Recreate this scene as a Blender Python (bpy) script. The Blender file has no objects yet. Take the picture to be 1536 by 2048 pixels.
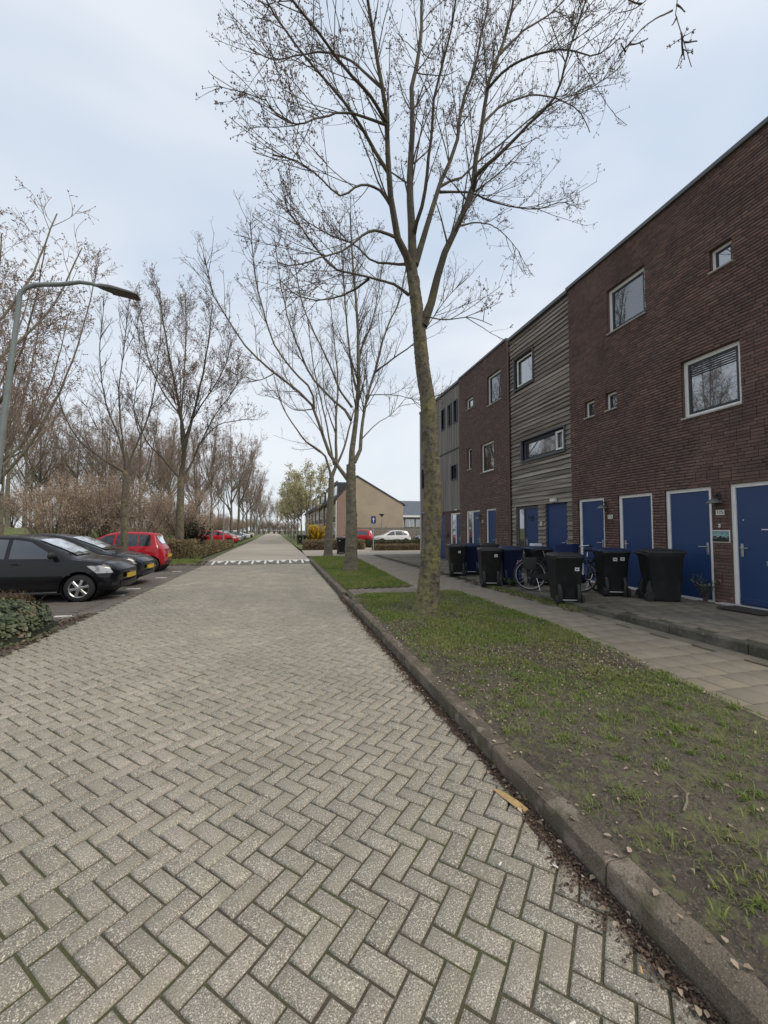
import bpy, math, random
import numpy as np
from mathutils import Vector, Matrix

# ---------------------------------------------------------------- camera, sky, sun, exposure
scene = bpy.context.scene
col = scene.collection
R = math.radians
YAW, PITCH, EYE = R(14.44), R(2.577), 1.6
cam_d = bpy.data.cameras.new('camera')
cam_d.sensor_fit = 'HORIZONTAL'; cam_d.sensor_width = 36.0; cam_d.lens = 18.75
cam_d.clip_start = 0.05; cam_d.clip_end = 2000
cam = bpy.data.objects.new('camera', cam_d); col.objects.link(cam)
cam.location = (0, 0, EYE); cam.rotation_euler = (R(90) + PITCH, 0, -YAW)
scene.camera = cam

SUN_EL, SUN_AZ = R(52), R(128)          # azimuth clockwise from +Y (towards the right and behind)
world = bpy.data.worlds.new('World'); scene.world = world; world.use_nodes = True
wn, wl = world.node_tree.nodes, world.node_tree.links
wn.clear()
wo = wn.new('ShaderNodeOutputWorld')
sky = wn.new('ShaderNodeTexSky'); sky.sky_type = 'NISHITA'; sky.sun_disc = False
sky.sun_elevation = SUN_EL; sky.sun_rotation = SUN_AZ; sky.air_density = 1.0; sky.dust_density = 3.0
bg1 = wn.new('ShaderNodeBackground'); bg1.inputs[1].default_value = 0.11
wl.new(sky.outputs[0], bg1.inputs[0])
tc = wn.new('ShaderNodeTexCoord')
mp = wn.new('ShaderNodeMapping'); mp.inputs['Scale'].default_value = (1.0, 1.0, 2.4)
wl.new(tc.outputs['Generated'], mp.inputs[0])
nz = wn.new('ShaderNodeTexNoise'); nz.inputs['Scale'].default_value = 1.7; nz.inputs['Detail'].default_value = 3; nz.inputs['Roughness'].default_value = .5
nz.inputs['Distortion'].default_value = .35
wl.new(mp.outputs[0], nz.inputs['Vector'])
cr = wn.new('ShaderNodeValToRGB')
cr.color_ramp.elements[0].position = .30; cr.color_ramp.elements[0].color = (.445, .53, .645, 1)
cr.color_ramp.elements[1].position = .72; cr.color_ramp.elements[1].color = (.68, .71, .75, 1)
wl.new(nz.outputs[0], cr.inputs[0])
# an overcast sky is a little paler towards the horizon
sx = wn.new('ShaderNodeSeparateXYZ'); wl.new(tc.outputs['Generated'], sx.inputs[0])
mr = wn.new('ShaderNodeMapRange'); mr.inputs[1].default_value = 0.0; mr.inputs[2].default_value = .55
mr.inputs[3].default_value = .62; mr.inputs[4].default_value = 0.0
wl.new(sx.outputs[2], mr.inputs[0])
mxh = wn.new('ShaderNodeMix'); mxh.data_type = 'RGBA'
mxh.inputs[7].default_value = (.69, .715, .73, 1)
wl.new(mr.outputs[0], mxh.inputs[0]); wl.new(cr.outputs[0], mxh.inputs[6])
bg2 = wn.new('ShaderNodeBackground'); bg2.inputs[1].default_value = 1.0
wl.new(mxh.outputs[2], bg2.inputs[0])
mxs = wn.new('ShaderNodeMixShader'); mxs.inputs[0].default_value = .86
wl.new(bg1.outputs[0], mxs.inputs[1]); wl.new(bg2.outputs[0], mxs.inputs[2]); wl.new(mxs.outputs[0], wo.inputs[0])

sun_d = bpy.data.lights.new('sun', 'SUN'); sun_d.energy = 1.5; sun_d.angle = R(28); sun_d.color = (1.0, .91, .77)
sun = bpy.data.objects.new('sun', sun_d); col.objects.link(sun)
sdir = Vector((math.sin(SUN_AZ) * math.cos(SUN_EL), math.cos(SUN_AZ) * math.cos(SUN_EL), math.sin(SUN_EL)))
sun.rotation_euler = (-sdir).to_track_quat('-Z', 'Y').to_euler(); sun.location = sdir * 60

vs = scene.view_settings
vs.view_transform = 'Standard'; vs.look = 'None'; vs.exposure = 0.46; vs.gamma = 1.0; vs.use_curve_mapping = False
scene.render.engine = 'CYCLES'
scene.cycles.max_bounces = 6; scene.cycles.diffuse_bounces = 3; scene.cycles.glossy_bounces = 3
scene.cycles.use_denoising = True

# ---------------------------------------------------------------- helpers
rnd = random.Random(7)

def tag(o, label=None, cat=None, group=None, kind=None):
    if label: o['label'] = label
    if cat: o['category'] = cat
    if group: o['group'] = group
    if kind: o['kind'] = kind
    return o

def empty(name, loc=(0, 0, 0), rz=0.0):
    o = bpy.data.objects.new(name, None); col.objects.link(o)
    o.location = loc; o.rotation_euler = (0, 0, rz); o.empty_display_size = .2
    return o

def link(name, me, parent=None, loc=None, rot=None):
    o = bpy.data.objects.new(name, me); col.objects.link(o)
    if parent: o.parent = parent
    if loc is not None: o.location = loc
    if rot is not None: o.rotation_euler = rot
    return o

def copy_tree(o, parent=None):
    c = o.copy(); col.objects.link(c); c.parent = parent
    for ch in list(o.children): copy_tree(ch, c)
    return c

def np_mesh(name, V, F, mat, smooth=False):
    """V (n,3) array, F (m,k) array of equal-length polygons"""
    V = np.asarray(V, dtype=np.float32); F = np.asarray(F, dtype=np.int32)
    me = bpy.data.meshes.new(name)
    m, k = F.shape
    me.vertices.add(len(V)); me.vertices.foreach_set('co', V.ravel())
    me.loops.add(m * k); me.loops.foreach_set('vertex_index', F.ravel())
    me.polygons.add(m); me.polygons.foreach_set('loop_start', np.arange(0, m * k, k, dtype=np.int32))
    me.polygons.foreach_set('loop_total', np.full(m, k, dtype=np.int32))
    if smooth: me.polygons.foreach_set('use_smooth', np.ones(m, dtype=bool))
    me.update(calc_edges=True); me.validate()
    if mat: me.materials.append(mat)
    return me

class MB:
    """collects shapes that become one mesh object"""
    def __init__(s): s.v = []; s.f = []
    def add(s, vs_, fs):
        n = len(s.v); s.v += [tuple(p) for p in vs_]; s.f += [tuple(i + n for i in f) for f in fs]; return s
    def box(s, x0, x1, y0, y1, z0, z1):
        return s.add([(x0,y0,z0),(x1,y0,z0),(x1,y1,z0),(x0,y1,z0),(x0,y0,z1),(x1,y0,z1),(x1,y1,z1),(x0,y1,z1)],
                     [(0,3,2,1),(4,5,6,7),(0,1,5,4),(1,2,6,5),(2,3,7,6),(3,0,4,7)])
    def cbox(s, x0, x1, y0, y1, z0, z1, c=.005):
        """box with chamfered edges round its top and bottom rims and its uprights"""
        def ring(z, i): return [(x0+i+c,y0+i,z),(x1-i-c,y0+i,z),(x1-i,y0+i+c,z),(x1-i,y1-i-c,z),(x1-i-c,y1-i,z),(x0+i+c,y1-i,z),(x0+i,y1-i-c,z),(x0+i,y0+i+c,z)]
        rs = [ring(z0, c), ring(z0+c, 0), ring(z1-c, 0), ring(z1, c)]
        return s.loft(rs, True, True)
    def loft(s, rings, cap0=True, cap1=True):
        k = len(rings[0]); n = len(s.v)
        for r in rings: s.v += [tuple(p) for p in r]
        for i in range(len(rings)-1):
            for j in range(k):
                a = n+i*k+j; b = n+i*k+(j+1) % k
                s.f.append((a, b, b+k, a+k))
        if cap0: s.f.append(tuple(n+j for j in reversed(range(k))))
        if cap1: s.f.append(tuple(n+(len(rings)-1)*k+j for j in range(k)))
        return s
    def tube(s, pts, rad, k=8, caps=True):
        pts = [Vector(p) for p in pts]
        if not hasattr(rad, '__len__'): rad = [rad]*len(pts)
        rings = []; prev = None
        for i, p in enumerate(pts):
            t = (pts[min(i+1, len(pts)-1)] - pts[max(i-1, 0)])
            if t.length < 1e-9: t = Vector((0,0,1))
            t.normalize()
            if prev is None:
                a = Vector((0,0,1)) if abs(t.z) < .9 else Vector((1,0,0))
                u = t.cross(a).normalized()
            else:
                u = (prev - t*prev.dot(t)).normalized()
            prev = u; w = t.cross(u)
            rings.append([tuple(p + (u*math.cos(2*math.pi*j/k) + w*math.sin(2*math.pi*j/k))*rad[i]) for j in range(k)])
        return s.loft(rings, caps, caps)
    def lathe(s, prof, k=24, axis='z', c=(0,0,0), cap=True):
        """prof: list of (radius, height) along the axis"""
        rings = []
        for r, h in prof:
            ring = []
            for j in range(k):
                a = 2*math.pi*j/k; u, w = r*math.cos(a), r*math.sin(a)
                p = {'z': (u, w, h), 'y': (w, h, u), 'x': (h, u, w)}[axis]
                ring.append((c[0]+p[0], c[1]+p[1], c[2]+p[2]))
            rings.append(ring)
        return s.loft(rings, cap, cap)
    def prism(s, poly, axis, a0, a1):
        """extrude a 2-D outline: axis 'x' -> poly in (y,z); 'y' -> (x,z); 'z' -> (x,y)"""
        def P(q, a): return {'x': (a, q[0], q[1]), 'y': (q[0], a, q[1]), 'z': (q[0], q[1], a)}[axis]
        return s.loft([[P(q, a0) for q in poly], [P(q, a1) for q in poly]])
    def mesh(s, name, mat, smooth=False, angle=None):
        me = bpy.data.meshes.new(name); me.from_pydata(s.v, [], s.f); me.validate()
        if mat: me.materials.append(mat)
        if smooth or angle:
            me.polygons.foreach_set('use_smooth', np.ones(len(me.polygons), dtype=bool))
            if angle:
                import bmesh
                bm = bmesh.new(); bm.from_mesh(me)
                bmesh.ops.recalc_face_normals(bm, faces=bm.faces)
                for e in bm.edges:
                    if len(e.link_faces) == 2 and e.calc_face_angle(0) > R(angle): e.smooth = False
                bm.to_mesh(me); bm.free()
        return me
    def build(s, name, mat, parent=None, off=None, smooth=False, angle=None, loc=None, rot=None):
        if off is not None: s.v = [(p[0]-off[0], p[1]-off[1], p[2]-off[2]) for p in s.v]
        return link(name, s.mesh(name, mat, smooth, angle), parent, loc, rot)

# value noise for scattering
_NG = np.random.default_rng(3).random((64, 64))
def vnoise(x, y, sc=1.0):
    x = np.asarray(x, float)*sc; y = np.asarray(y, float)*sc
    xi = np.floor(x).astype(int); yi = np.floor(y).astype(int); fx = x-xi; fy = y-yi
    fx = fx*fx*(3-2*fx); fy = fy*fy*(3-2*fy)
    g = lambda a, b: _NG[a % 64, b % 64]
    return (g(xi,yi)*(1-fx)+g(xi+1,yi)*fx)*(1-fy) + (g(xi,yi+1)*(1-fx)+g(xi+1,yi+1)*fx)*fy
def fnoise(x, y, sc=1.0):
    return .5*vnoise(x,y,sc)+.3*vnoise(x+7.3,y+3.1,sc*2.1)+.2*vnoise(x+1.7,y+9.9,sc*4.3)

# camera projection in photo pixels (used only to choose which pieces show largest)
_f = np.array([math.sin(YAW)*math.cos(PITCH), math.cos(YAW)*math.cos(PITCH), math.sin(PITCH)])
_r = np.array([math.cos(YAW), -math.sin(YAW), 0.]); _u = np.cross(_r, _f)
def seen(P, m=0):
    d = np.asarray(P, float) - np.array([0,0,EYE]); z = d@_f
    x = 768+800*(d@_r)/np.maximum(z, 1e-6); y = 1024-800*(d@_u)/np.maximum(z, 1e-6)
    return (z > .1) & (x > -m) & (x < 1536+m) & (y > -m) & (y < 2048+m)

# ---------------------------------------------------------------- materials
_mats = {}
def mat(name, c, rough=.75, var=0.0, noise=(), bump=None, metal=0.0, spec=.5, coat=0.0, stretch=None, alpha=None, hue=None, trans=0.0):
    """c: base colour. var: brightness change from piece to piece. noise: layers (scale, colour, low, high, amount[, detail]).
    bump: (scale, strength, distance). stretch: scale of the noise coordinates. hue: second colour mixed per piece."""
    if name in _mats: return _mats[name]
    m = bpy.data.materials.new(name); m.use_nodes = True; _mats[name] = m
    N, L = m.node_tree.nodes, m.node_tree.links
    b = N['Principled BSDF']
    b.inputs['Roughness'].default_value = rough; b.inputs['Metallic'].default_value = metal
    b.inputs['Specular IOR Level'].default_value = spec; b.inputs['Coat Weight'].default_value = coat
    b.inputs['Coat Roughness'].default_value = .03
    geo = N.new('ShaderNodeNewGeometry')
    vec = geo.outputs['Position']
    if stretch:
        q = N.new('ShaderNodeMapping'); q.inputs['Scale'].default_value = stretch; L.new(vec, q.inputs[0]); vec = q.outputs[0]
    rgb = N.new('ShaderNodeRGB'); rgb.outputs[0].default_value = (*c, 1); cur = rgb.outputs[0]
    if var or hue:
        oi = N.new('ShaderNodeObjectInfo')
        ad = N.new('ShaderNodeMath'); ad.operation = 'ADD'
        L.new(geo.outputs['Random Per Island'], ad.inputs[0]); L.new(oi.outputs['Random'], ad.inputs[1])
        fr = N.new('ShaderNodeMath'); fr.operation = 'FRACT'; L.new(ad.outputs[0], fr.inputs[0])
        if hue:
            f2 = N.new('ShaderNodeMath'); f2.operation = 'MULTIPLY'; f2.inputs[1].default_value = 7.31; L.new(fr.outputs[0], f2.inputs[0])
            f3 = N.new('ShaderNodeMath'); f3.operation = 'FRACT'; L.new(f2.outputs[0], f3.inputs[0])
            mx = N.new('ShaderNodeMix'); mx.data_type = 'RGBA'; mx.inputs[7].default_value = (*hue, 1)
            L.new(f3.outputs[0], mx.inputs[0]); L.new(cur, mx.inputs[6]); cur = mx.outputs[2]
        if var:
            rm = N.new('ShaderNodeMapRange'); rm.inputs[3].default_value = 1-var; rm.inputs[4].default_value = 1+var
            L.new(fr.outputs[0], rm.inputs[0])
            hs = N.new('ShaderNodeHueSaturation'); L.new(rm.outputs[0], hs.inputs['Value']); L.new(cur, hs.inputs['Color']); cur = hs.outputs[0]
    for ly in noise:
        sc, c2, lo, hi, am = ly[:5]
        t = N.new('ShaderNodeTexNoise'); t.inputs['Scale'].default_value = sc; t.inputs['Detail'].default_value = ly[5] if len(ly) > 5 else 4
        L.new(vec, t.inputs['Vector'])
        r_ = N.new('ShaderNodeMapRange'); r_.inputs[1].default_value = lo; r_.inputs[2].default_value = hi; r_.inputs[3].default_value = 0; r_.inputs[4].default_value = am
        L.new(t.outputs[0], r_.inputs[0])
        mx = N.new('ShaderNodeMix'); mx.data_type = 'RGBA'; mx.inputs[7].default_value = (*c2, 1)
        L.new(r_.outputs[0], mx.inputs[0]); L.new(cur, mx.inputs[6]); cur = mx.outputs[2]
    L.new(cur, b.inputs['Base Color'])
    if bump:
        t = N.new('ShaderNodeTexNoise'); t.inputs['Scale'].default_value = bump[0]; t.inputs['Detail'].default_value = 5; L.new(vec, t.inputs['Vector'])
        bp = N.new('ShaderNodeBump'); bp.inputs['Strength'].default_value = bump[1]; bp.inputs['Distance'].default_value = bump[2]
        L.new(t.outputs[0], bp.inputs['Height']); L.new(bp.outputs[0], b.inputs['Normal'])
    if trans:
        o = N['Material Output']; tr = N.new('ShaderNodeBsdfTranslucent'); L.new(cur, tr.inputs[0])
        ms = N.new('ShaderNodeMixShader'); ms.inputs[0].default_value = trans
        L.new(b.outputs[0], ms.inputs[1]); L.new(tr.outputs[0], ms.inputs[2]); L.new(ms.outputs[0], o.inputs[0])
    return m

def glass_mat(name, c=(.02,.025,.03), refl=.3, rough=.02, see=0.0):
    m = bpy.data.materials.new(name); m.use_nodes = True
    N, L = m.node_tree.nodes, m.node_tree.links
    b = N['Principled BSDF']; b.inputs['Base Color'].default_value = (*c, 1); b.inputs['Roughness'].default_value = .12
    g = N.new('ShaderNodeBsdfGlossy'); g.inputs['Roughness'].default_value = rough; g.inputs[0].default_value = (.95, .98, 1, 1)
    fz = N.new('ShaderNodeFresnel'); fz.inputs[0].default_value = 1.48
    ad = N.new('ShaderNodeMath'); ad.operation = 'ADD'; ad.inputs[1].default_value = refl; ad.use_clamp = True
    L.new(fz.outputs[0], ad.inputs[0])
    tn = N.new('ShaderNodeTexNoise'); tn.inputs['Scale'].default_value = 1.2
    ge = N.new('ShaderNodeNewGeometry'); L.new(ge.outputs['Position'], tn.inputs['Vector'])
    bp = N.new('ShaderNodeBump'); bp.inputs['Strength'].default_value = .05; bp.inputs['Distance'].default_value = .02
    L.new(tn.outputs[0], bp.inputs['Height']); L.new(bp.outputs[0], g.inputs['Normal'])
    ms = N.new('ShaderNodeMixShader'); L.new(ad.outputs[0], ms.inputs[0])
    under = b.outputs[0]
    if see:
        tr = N.new('ShaderNodeBsdfTransparent'); m2 = N.new('ShaderNodeMixShader'); m2.inputs[0].default_value = see
        L.new(b.outputs[0], m2.inputs[1]); L.new(tr.outputs[0], m2.inputs[2]); under = m2.outputs[0]
    L.new(under, ms.inputs[1]); L.new(g.outputs[0], ms.inputs[2])
    L.new(ms.outputs[0], N['Material Output'].inputs[0])
    return m

PAVER = mat('paver_concrete', (.325,.293,.232), .92, .19, [(.35,(.235,.215,.175),.40,.60,.7,3), (1.3,(.215,.195,.158),.47,.62,.65,3), (170,(.74,.675,.54),.545,.63,.85,2), (210,(.11,.097,.072),.545,.62,.85,2), (7,(.26,.235,.175),.48,.68,.55)], (150,.8,.006), hue=(.33,.28,.235))
JOINT = mat('mossy_joint', (.075,.062,.042), .97, 0, [(1.6,(.075,.08,.028),.45,.58,.9),(70,(.13,.11,.08),.54,.66,.75)], (90,.9,.012))
BAYP = mat('bay_paver', (.16,.138,.113), .88, .12, [(.5,(.085,.078,.07),.4,.6,.6), (150,(.3,.27,.24),.62,.75,.6,2)], (200,.5,.003), hue=(.15,.122,.105))
FARROAD = mat('far_road_pavers', (.335,.295,.235), .9, 0, [(.25,(.265,.235,.19),.4,.65,.7), (9,(.25,.22,.175),.5,.7,.5), (30,(.40,.355,.285),.55,.7,.5)], (40,.4,.01))
KERB = mat('kerb_concrete', (.15,.120,.088), .95, .14, [(2.2,(.075,.06,.042),.40,.58,.85), (7,(.25,.205,.16),.53,.64,.75), (190,(.33,.28,.22),.58,.66,.6,2), (160,(.05,.04,.03),.57,.66,.7,2), (5,(.078,.072,.036),.52,.64,.75)], (70,1.0,.012))
TILE = mat('pavement_tile', (.245,.207,.152), .9, .10, [(.6,(.20,.17,.128),.4,.62,.6), (18,(.17,.15,.12),.5,.7,.5), (190,(.34,.30,.25),.62,.74,.5,2)], (160,.5,.003), hue=(.23,.195,.152))
PATIO = mat('patio_tile', (.205,.172,.128), .9, .12, [(.9,(.10,.088,.066),.42,.6,.7), (12,(.085,.082,.05),.5,.7,.5), (150,(.24,.21,.18),.62,.74,.5,2)], (120,.5,.004))
SOIL = mat('bare_soil', (.088,.071,.053), 1.0, 0, [(1.2,(.046,.037,.028),.4,.6,.8), (30,(.12,.10,.075),.53,.68,.7), (110,(.22,.19,.155),.60,.70,.7,2), (11,(.125,.13,.052),.50,.60,.6,6)], (26,1.0,.04))
LAWN = mat('lawn_turf', (.12,.15,.045), 1.0, 0, [(.5,(.16,.165,.06),.4,.6,.7), (6,(.085,.11,.033),.4,.65,.7), (40,(.14,.14,.07),.55,.7,.5)], (20,.8,.04))
WHITEP = mat('road_white_paint', (.66,.65,.60), .8, .05, [(9,(.38,.36,.33),.5,.68,.7)], (80,.4,.003))
# ---------------------------------------------------------------- ground, road, kerb, pavement
def block_template(lx, ly, ch=.005, dep=.02):
    hx, hy = lx/2, ly/2
    V = []
    for z, i in ((-dep, 0), (-ch, 0), (0, ch)):
        V += [(-hx+i,-hy+i,z),(hx-i,-hy+i,z),(hx-i,hy-i,z),(-hx+i,hy-i,z)]
    F = []
    for r in (0, 4):
        for j in range(4): F.append((r+j, r+(j+1) % 4, r+4+(j+1) % 4, r+4+j))
    F.append((8,9,10,11))
    return np.array(V), np.array(F)

def lay(name_piece, parent, centres, ang, lx, ly, zfun, material, n_single, clip=None, ch=.005, dep=.02, jz=.0018, jr=.006, seed=1, stuff_name=None):
    """lays blocks; the n_single nearest ones in view are objects of their own, the rest one mesh of kind stuff"""
    rg = np.random.default_rng(seed)
    T, TF = block_template(lx, ly, ch, dep)
    C = np.asarray(centres, float); A = np.asarray(ang, float) + rg.normal(0, jr, len(C))
    Z = zfun(C[:,0], C[:,1]) + rg.normal(0, jz, len(C))
    d = np.hypot(C[:,0], C[:,1]); vis = seen(np.c_[C, Z])
    order = np.argsort(np.where(vis, d, 1e6))
    single = set(order[:n_single].tolist()) if n_single else set()
    single = {i for i in single if vis[i]}
    if clip is not None: single = {i for i in single if C[i,0]-lx*.75 > clip[0] and C[i,0]+lx*.75 < clip[1]}
    me = np_mesh(name_piece, T, TF, material)
    for i in sorted(single, key=lambda i: d[i]):
        o = link(name_piece, me, parent, (C[i,0], C[i,1], Z[i]), (rg.normal(0,.006), rg.normal(0,.006), A[i]))
    rest = np.array([i for i in range(len(C)) if i not in single])
    if len(rest):
        ca, sa = np.cos(A[rest])[:,None], np.sin(A[rest])[:,None]
        tx, ty = rg.normal(0,.006,len(rest))[:,None], rg.normal(0,.006,len(rest))[:,None]
        X = T[:,0]*ca - T[:,1]*sa + C[rest,0][:,None]; Y = T[:,0]*sa + T[:,1]*ca + C[rest,1][:,None]
        ZZ = T[:,2][None,:] + Z[rest][:,None] + T[:,0]*tx + T[:,1]*ty
        if clip is not None: X = np.clip(X, clip[0], clip[1])
        V = np.stack([X,Y,ZZ],-1).reshape(-1,3)
        F = (TF[None] + (np.arange(len(rest))*12)[:,None,None]).reshape(-1,4)
        tag(link(stuff_name or name_piece+'s', np_mesh(name_piece+'s', V, F, material), parent), kind='stuff')

def sheet(name, x0, x1, y0, y1, z, m, parent=None, kind='structure'):
    o = MB().add([(x0,y0,z),(x1,y0,z),(x1,y1,z),(x0,y1,z)], [(0,1,2,3)]).build(name, m, parent)
    if kind: tag(o, kind=kind)
    return o

KX = 1.42; BX = -3.45; RAMP0, RAMP1, TOPZ = 19.7, 20.75, .10
# the ground sheet reaches the horizon
sheet('ground', -700, 700, -300, 1100, -.06, mat('far_ground', (.10,.095,.05), 1, 0, [(.05,(.07,.08,.035),.4,.6,.8)], (3,.5,.1)))

road = tag(MB().add([(BX-.6,-1.5,-.011),(KX+.05,-1.5,-.011),(KX+.05,RAMP0,-.011),(BX-.6,RAMP0,-.011)], [(0,1,2,3)]).build('road', JOINT), kind='structure')
w = .1015
cent, ang = [], []
ca = math.sqrt(.5)
n = int(26/w)
for ix in range(-n, n):
    for iy in range(-n, n):
        k = (ix-iy) % 4
        if k == 0: u, v, a = (ix+1)*w, (iy+.5)*w, 0
        elif k == 3: u, v, a = (ix+.5)*w, (iy+1)*w, math.pi/2
        else: continue
        x, y = ca*u+ca*v-.03, -ca*u+ca*v+9.0
        if -1.2 < y < RAMP0-.12 and BX+.03 < x < KX-.02: cent.append((x,y)); ang.append(a-math.pi/4)
ROADZ = lambda x, y: .006*(fnoise(x, y, .8)-.5)
lay('paver', road, cent, ang, .2030-.0105, .1015-.0105, ROADZ, PAVER, 300, clip=(BX, KX-.004), seed=2, ch=.007, jr=.012, jz=.0022)
# border course between the road and the parking bays, laid along the road
cent = [(BX-.055-.108*r, -1+.214*i+(.1 if r % 2 else 0)) for r in range(3) for i in range(96)]
lay('border_paver', road, cent, [math.pi/2]*len(cent), .205, .1, lambda x,y: 0*x-.002, BAYP, 0, seed=3)

bay = tag(MB().add([(-11,7.6,-.014),(BX-.3,7.6,-.014),(BX-.3,RAMP0+.3,-.014),(-11,RAMP0+.3,-.014)], [(0,1,2,3)]).build('parking_bay', JOINT), kind='structure')
cent = [(BX-.33-.21*i-(.105 if j % 2 else 0)-.1, 7.7+.1065*j) for j in range(114) for i in range(34)]
lay('bay_paver', bay, cent, [0]*len(cent), .203, .1, lambda x,y: .01*(fnoise(x,y,.6)-.5), BAYP, 0, seed=4)
for y in (8.72, 11.15, 12.3, 14.9, 17.0):
    MB().box(-4.02,-3.70,y-.05,y+.05,-.012,.011).build('bay_marking', WHITEP, bay)

# ramp of the raised crossing, with white teeth
ramp = tag(MB().add([(BX+.1,RAMP0,-.002),(KX,RAMP0,-.002),(KX,RAMP1,TOPZ),(BX+.1,RAMP1,TOPZ)], [(0,1,2,3)]).build('speed_ramp', mat('ramp_pavers',(.13,.118,.10),.9,0,[(1,(.17,.15,.13),.4,.6,.7),(14,(.08,.072,.065),.5,.66,.6)],(40,.5,.01))), kind='structure')
for i in range(8):
    x = -3.05+.585*i
    q = lambda t, dx: (x+dx, RAMP0+t*(RAMP1-RAMP0), t*TOPZ+.007)
    MB().add([q(.06,-.05),q(.06,.05),q(.92,.05),q(.92,-.05)], [(0,1,2,3)]).build('white_tooth', WHITEP, ramp)
    MB().add([q(.5,.20),q(.5,.30),q(.92,.42),q(.92,.10)], [(0,1,2,3)]).build('white_tooth', WHITEP, ramp)
MB().box(-3.3,1.38,RAMP1-.02,RAMP1+.16,TOPZ-.03,TOPZ+.005).build('white_line', WHITEP, ramp)

# the street beyond the ramp bends a hair to the left
def bend(x, y): return x - .0165*max(0, y-25)
pts = [20.75, 23.6, 30.2, 45, 80, 140, 320]
mb = MB()
L_ = [(bend(BX if y < 31 else -3.3, y), y, TOPZ) for y in pts]; R_ = [(bend(KX if y < 31 else 1.5, y), y, TOPZ) for y in pts]
mb.add(L_+R_, [(i, i+len(pts), i+1+len(pts), i+1) for i in range(len(pts)-1)])
tag(mb.build('far_road', FARROAD), kind='structure')
tag(MB().add([(KX,23.6,TOPZ-.003),(60,22.4,TOPZ-.003),(60,30.5,TOPZ-.003),(KX+.08,30.2,TOPZ-.003)], [(0,1,2,3)]).build('side_street', FARROAD), kind='structure')

# kerb along the verge: one stone a metre
kerb = tag(MB().box(KX+.02,KX+.13,-1.5,RAMP1+1.5,-.05,.02).build('kerb', JOINT), kind='structure')
prof = [(0,-.04),(0.004,.098),(.012,.113),(.028,.120),(.125,.122),(.13,-.04)]
def kstone(h):
    p = [(a, b if b < 0 else b*h) for a, b in prof]
    m_ = MB(); n_ = 15
    m_.loft([[(a+rnd.uniform(-.004,.004)*(b > .05), (i/(n_-1)-.5)*.995, b+rnd.uniform(-.0035,.0035)*(b > .05)) for a, b in p] for i in range(n_)])
    return m_.mesh('kerb_stone', KERB, angle=35)
kfull, klow = kstone(1.0), kstone(.52)
for i in range(22):
    y = .05 + i*1.0
    low = 9.0 < y < 10.0
    link('kerb_stone', klow if low else kfull, kerb, (KX+rnd.uniform(-.006,.006), y, rnd.uniform(-.005,.005)), (0,0,rnd.uniform(-.006,.006)))
# rounded corner kerb where the verge ends at the side street
for i in range(5):
    a = math.pi - i*.32
    link('kerb_stone', klow, kerb, (KX+1.0+math.cos(a)*1.0, 22.0+math.sin(a)*1.0, 0), (0,0,a-math.pi))

# kerb round the grass island behind the red car
ikerb = tag(MB().box(-11,-3.9,19.98,20.05,-.04,.03).build('island_kerb', JOINT), kind='structure')
for i in range(7): link('kerb_stone', klow, ikerb, (-4.4-i, 19.96, 0), (0,0,R(90)))
for i in range(4):
    a = -.15+i*.42; link('kerb_stone', klow, ikerb, (-4.0+math.sin(a)*.62, 20.58-math.cos(a)*.62, 0), (0,0,R(90)+a)).scale = (1,.3,1)
for i in range(3): link('kerb_stone', klow, ikerb, (-3.38, 21.1+i, .06), (0,0,R(180)))
# verge: earth with a gentle crown
def verge_edge(y):
    y = np.asarray(y, float)
    t = np.clip((y-1.5)/4.5, 0, 1)
    return np.where(y < 9.6, 3.62+.5*t*t*(3-2*t), 3.32+.05*(y-10.6)) + .10*(vnoise(y*2.2, y*0+3.3)-.5)
def verge_z(x, y):
    x = np.asarray(x, float); y = np.asarray(y, float)
    e = np.minimum(np.clip((x-1.54)/.35,0,1), 1)
    return .108 + .028*e + .035*(fnoise(x,y,1.5)-.5)*e + .012*(fnoise(x,y,7)-.5)
def verge_mesh(name, y0, y1, nx, ny):
    ys = np.linspace(y0, y1, ny); V = []
    for y in ys:
        xs = np.linspace(1.545, float(verge_edge(y)), nx)
        zz = verge_z(xs, np.full(nx, y))
        zz[-1] -= .03
        if y in (ys[0], ys[-1]): zz = zz-.03
        V += [(x, y, z) for x, z in zip(xs, zz)]
    F = [(j*nx+i, j*nx+i+1, (j+1)*nx+i+1, (j+1)*nx+i) for j in range(ny-1) for i in range(nx-1)]
    return tag(link(name, np_mesh(name, V, F, SOIL, True)), kind='structure')
verge_mesh('verge', .2, 9.05, 60, 190)
verge_mesh('verge', 10.02, 22.2, 40, 130)

# pavement: concrete tiles in courses across it
pave = tag(MB().add([(KX+.1,-1,.105),(5.42,-1,.105),(5.42,23.4,.105),(KX+.1,23.4,.105)], [(0,1,2,3)]).build('pavement', JOINT), kind='structure')
cent = []
for j in range(80):
    y = -.9+.302*j
    x0 = 3.45
    for i in range(7):
        x = x0+.302*i+(.151 if j % 2 else 0)
        if x < 5.2: cent.append((x,y))
lay('pavement_tile', pave, cent, [0]*len(cent), .294, .294, lambda x,y: .12+.004*(fnoise(x,y,1.1)-.5), TILE, 260, ch=.003, seed=5, jz=.0012, jr=.003)
# small path of bricks across the verge
cent = [(1.68+.1065*i, 9.17+.212*j+(.106 if i % 2 else 0)) for i in range(18) for j in range(4)]
lay('path_paver', pave, cent, [math.pi/2]*len(cent), .205, .1, lambda x,y: .118+0*x, mat('path_paver',(.19,.165,.135),.9,.12,[(2,(.12,.105,.085),.4,.6,.6)],(150,.5,.003)), 0, seed=6)
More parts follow.
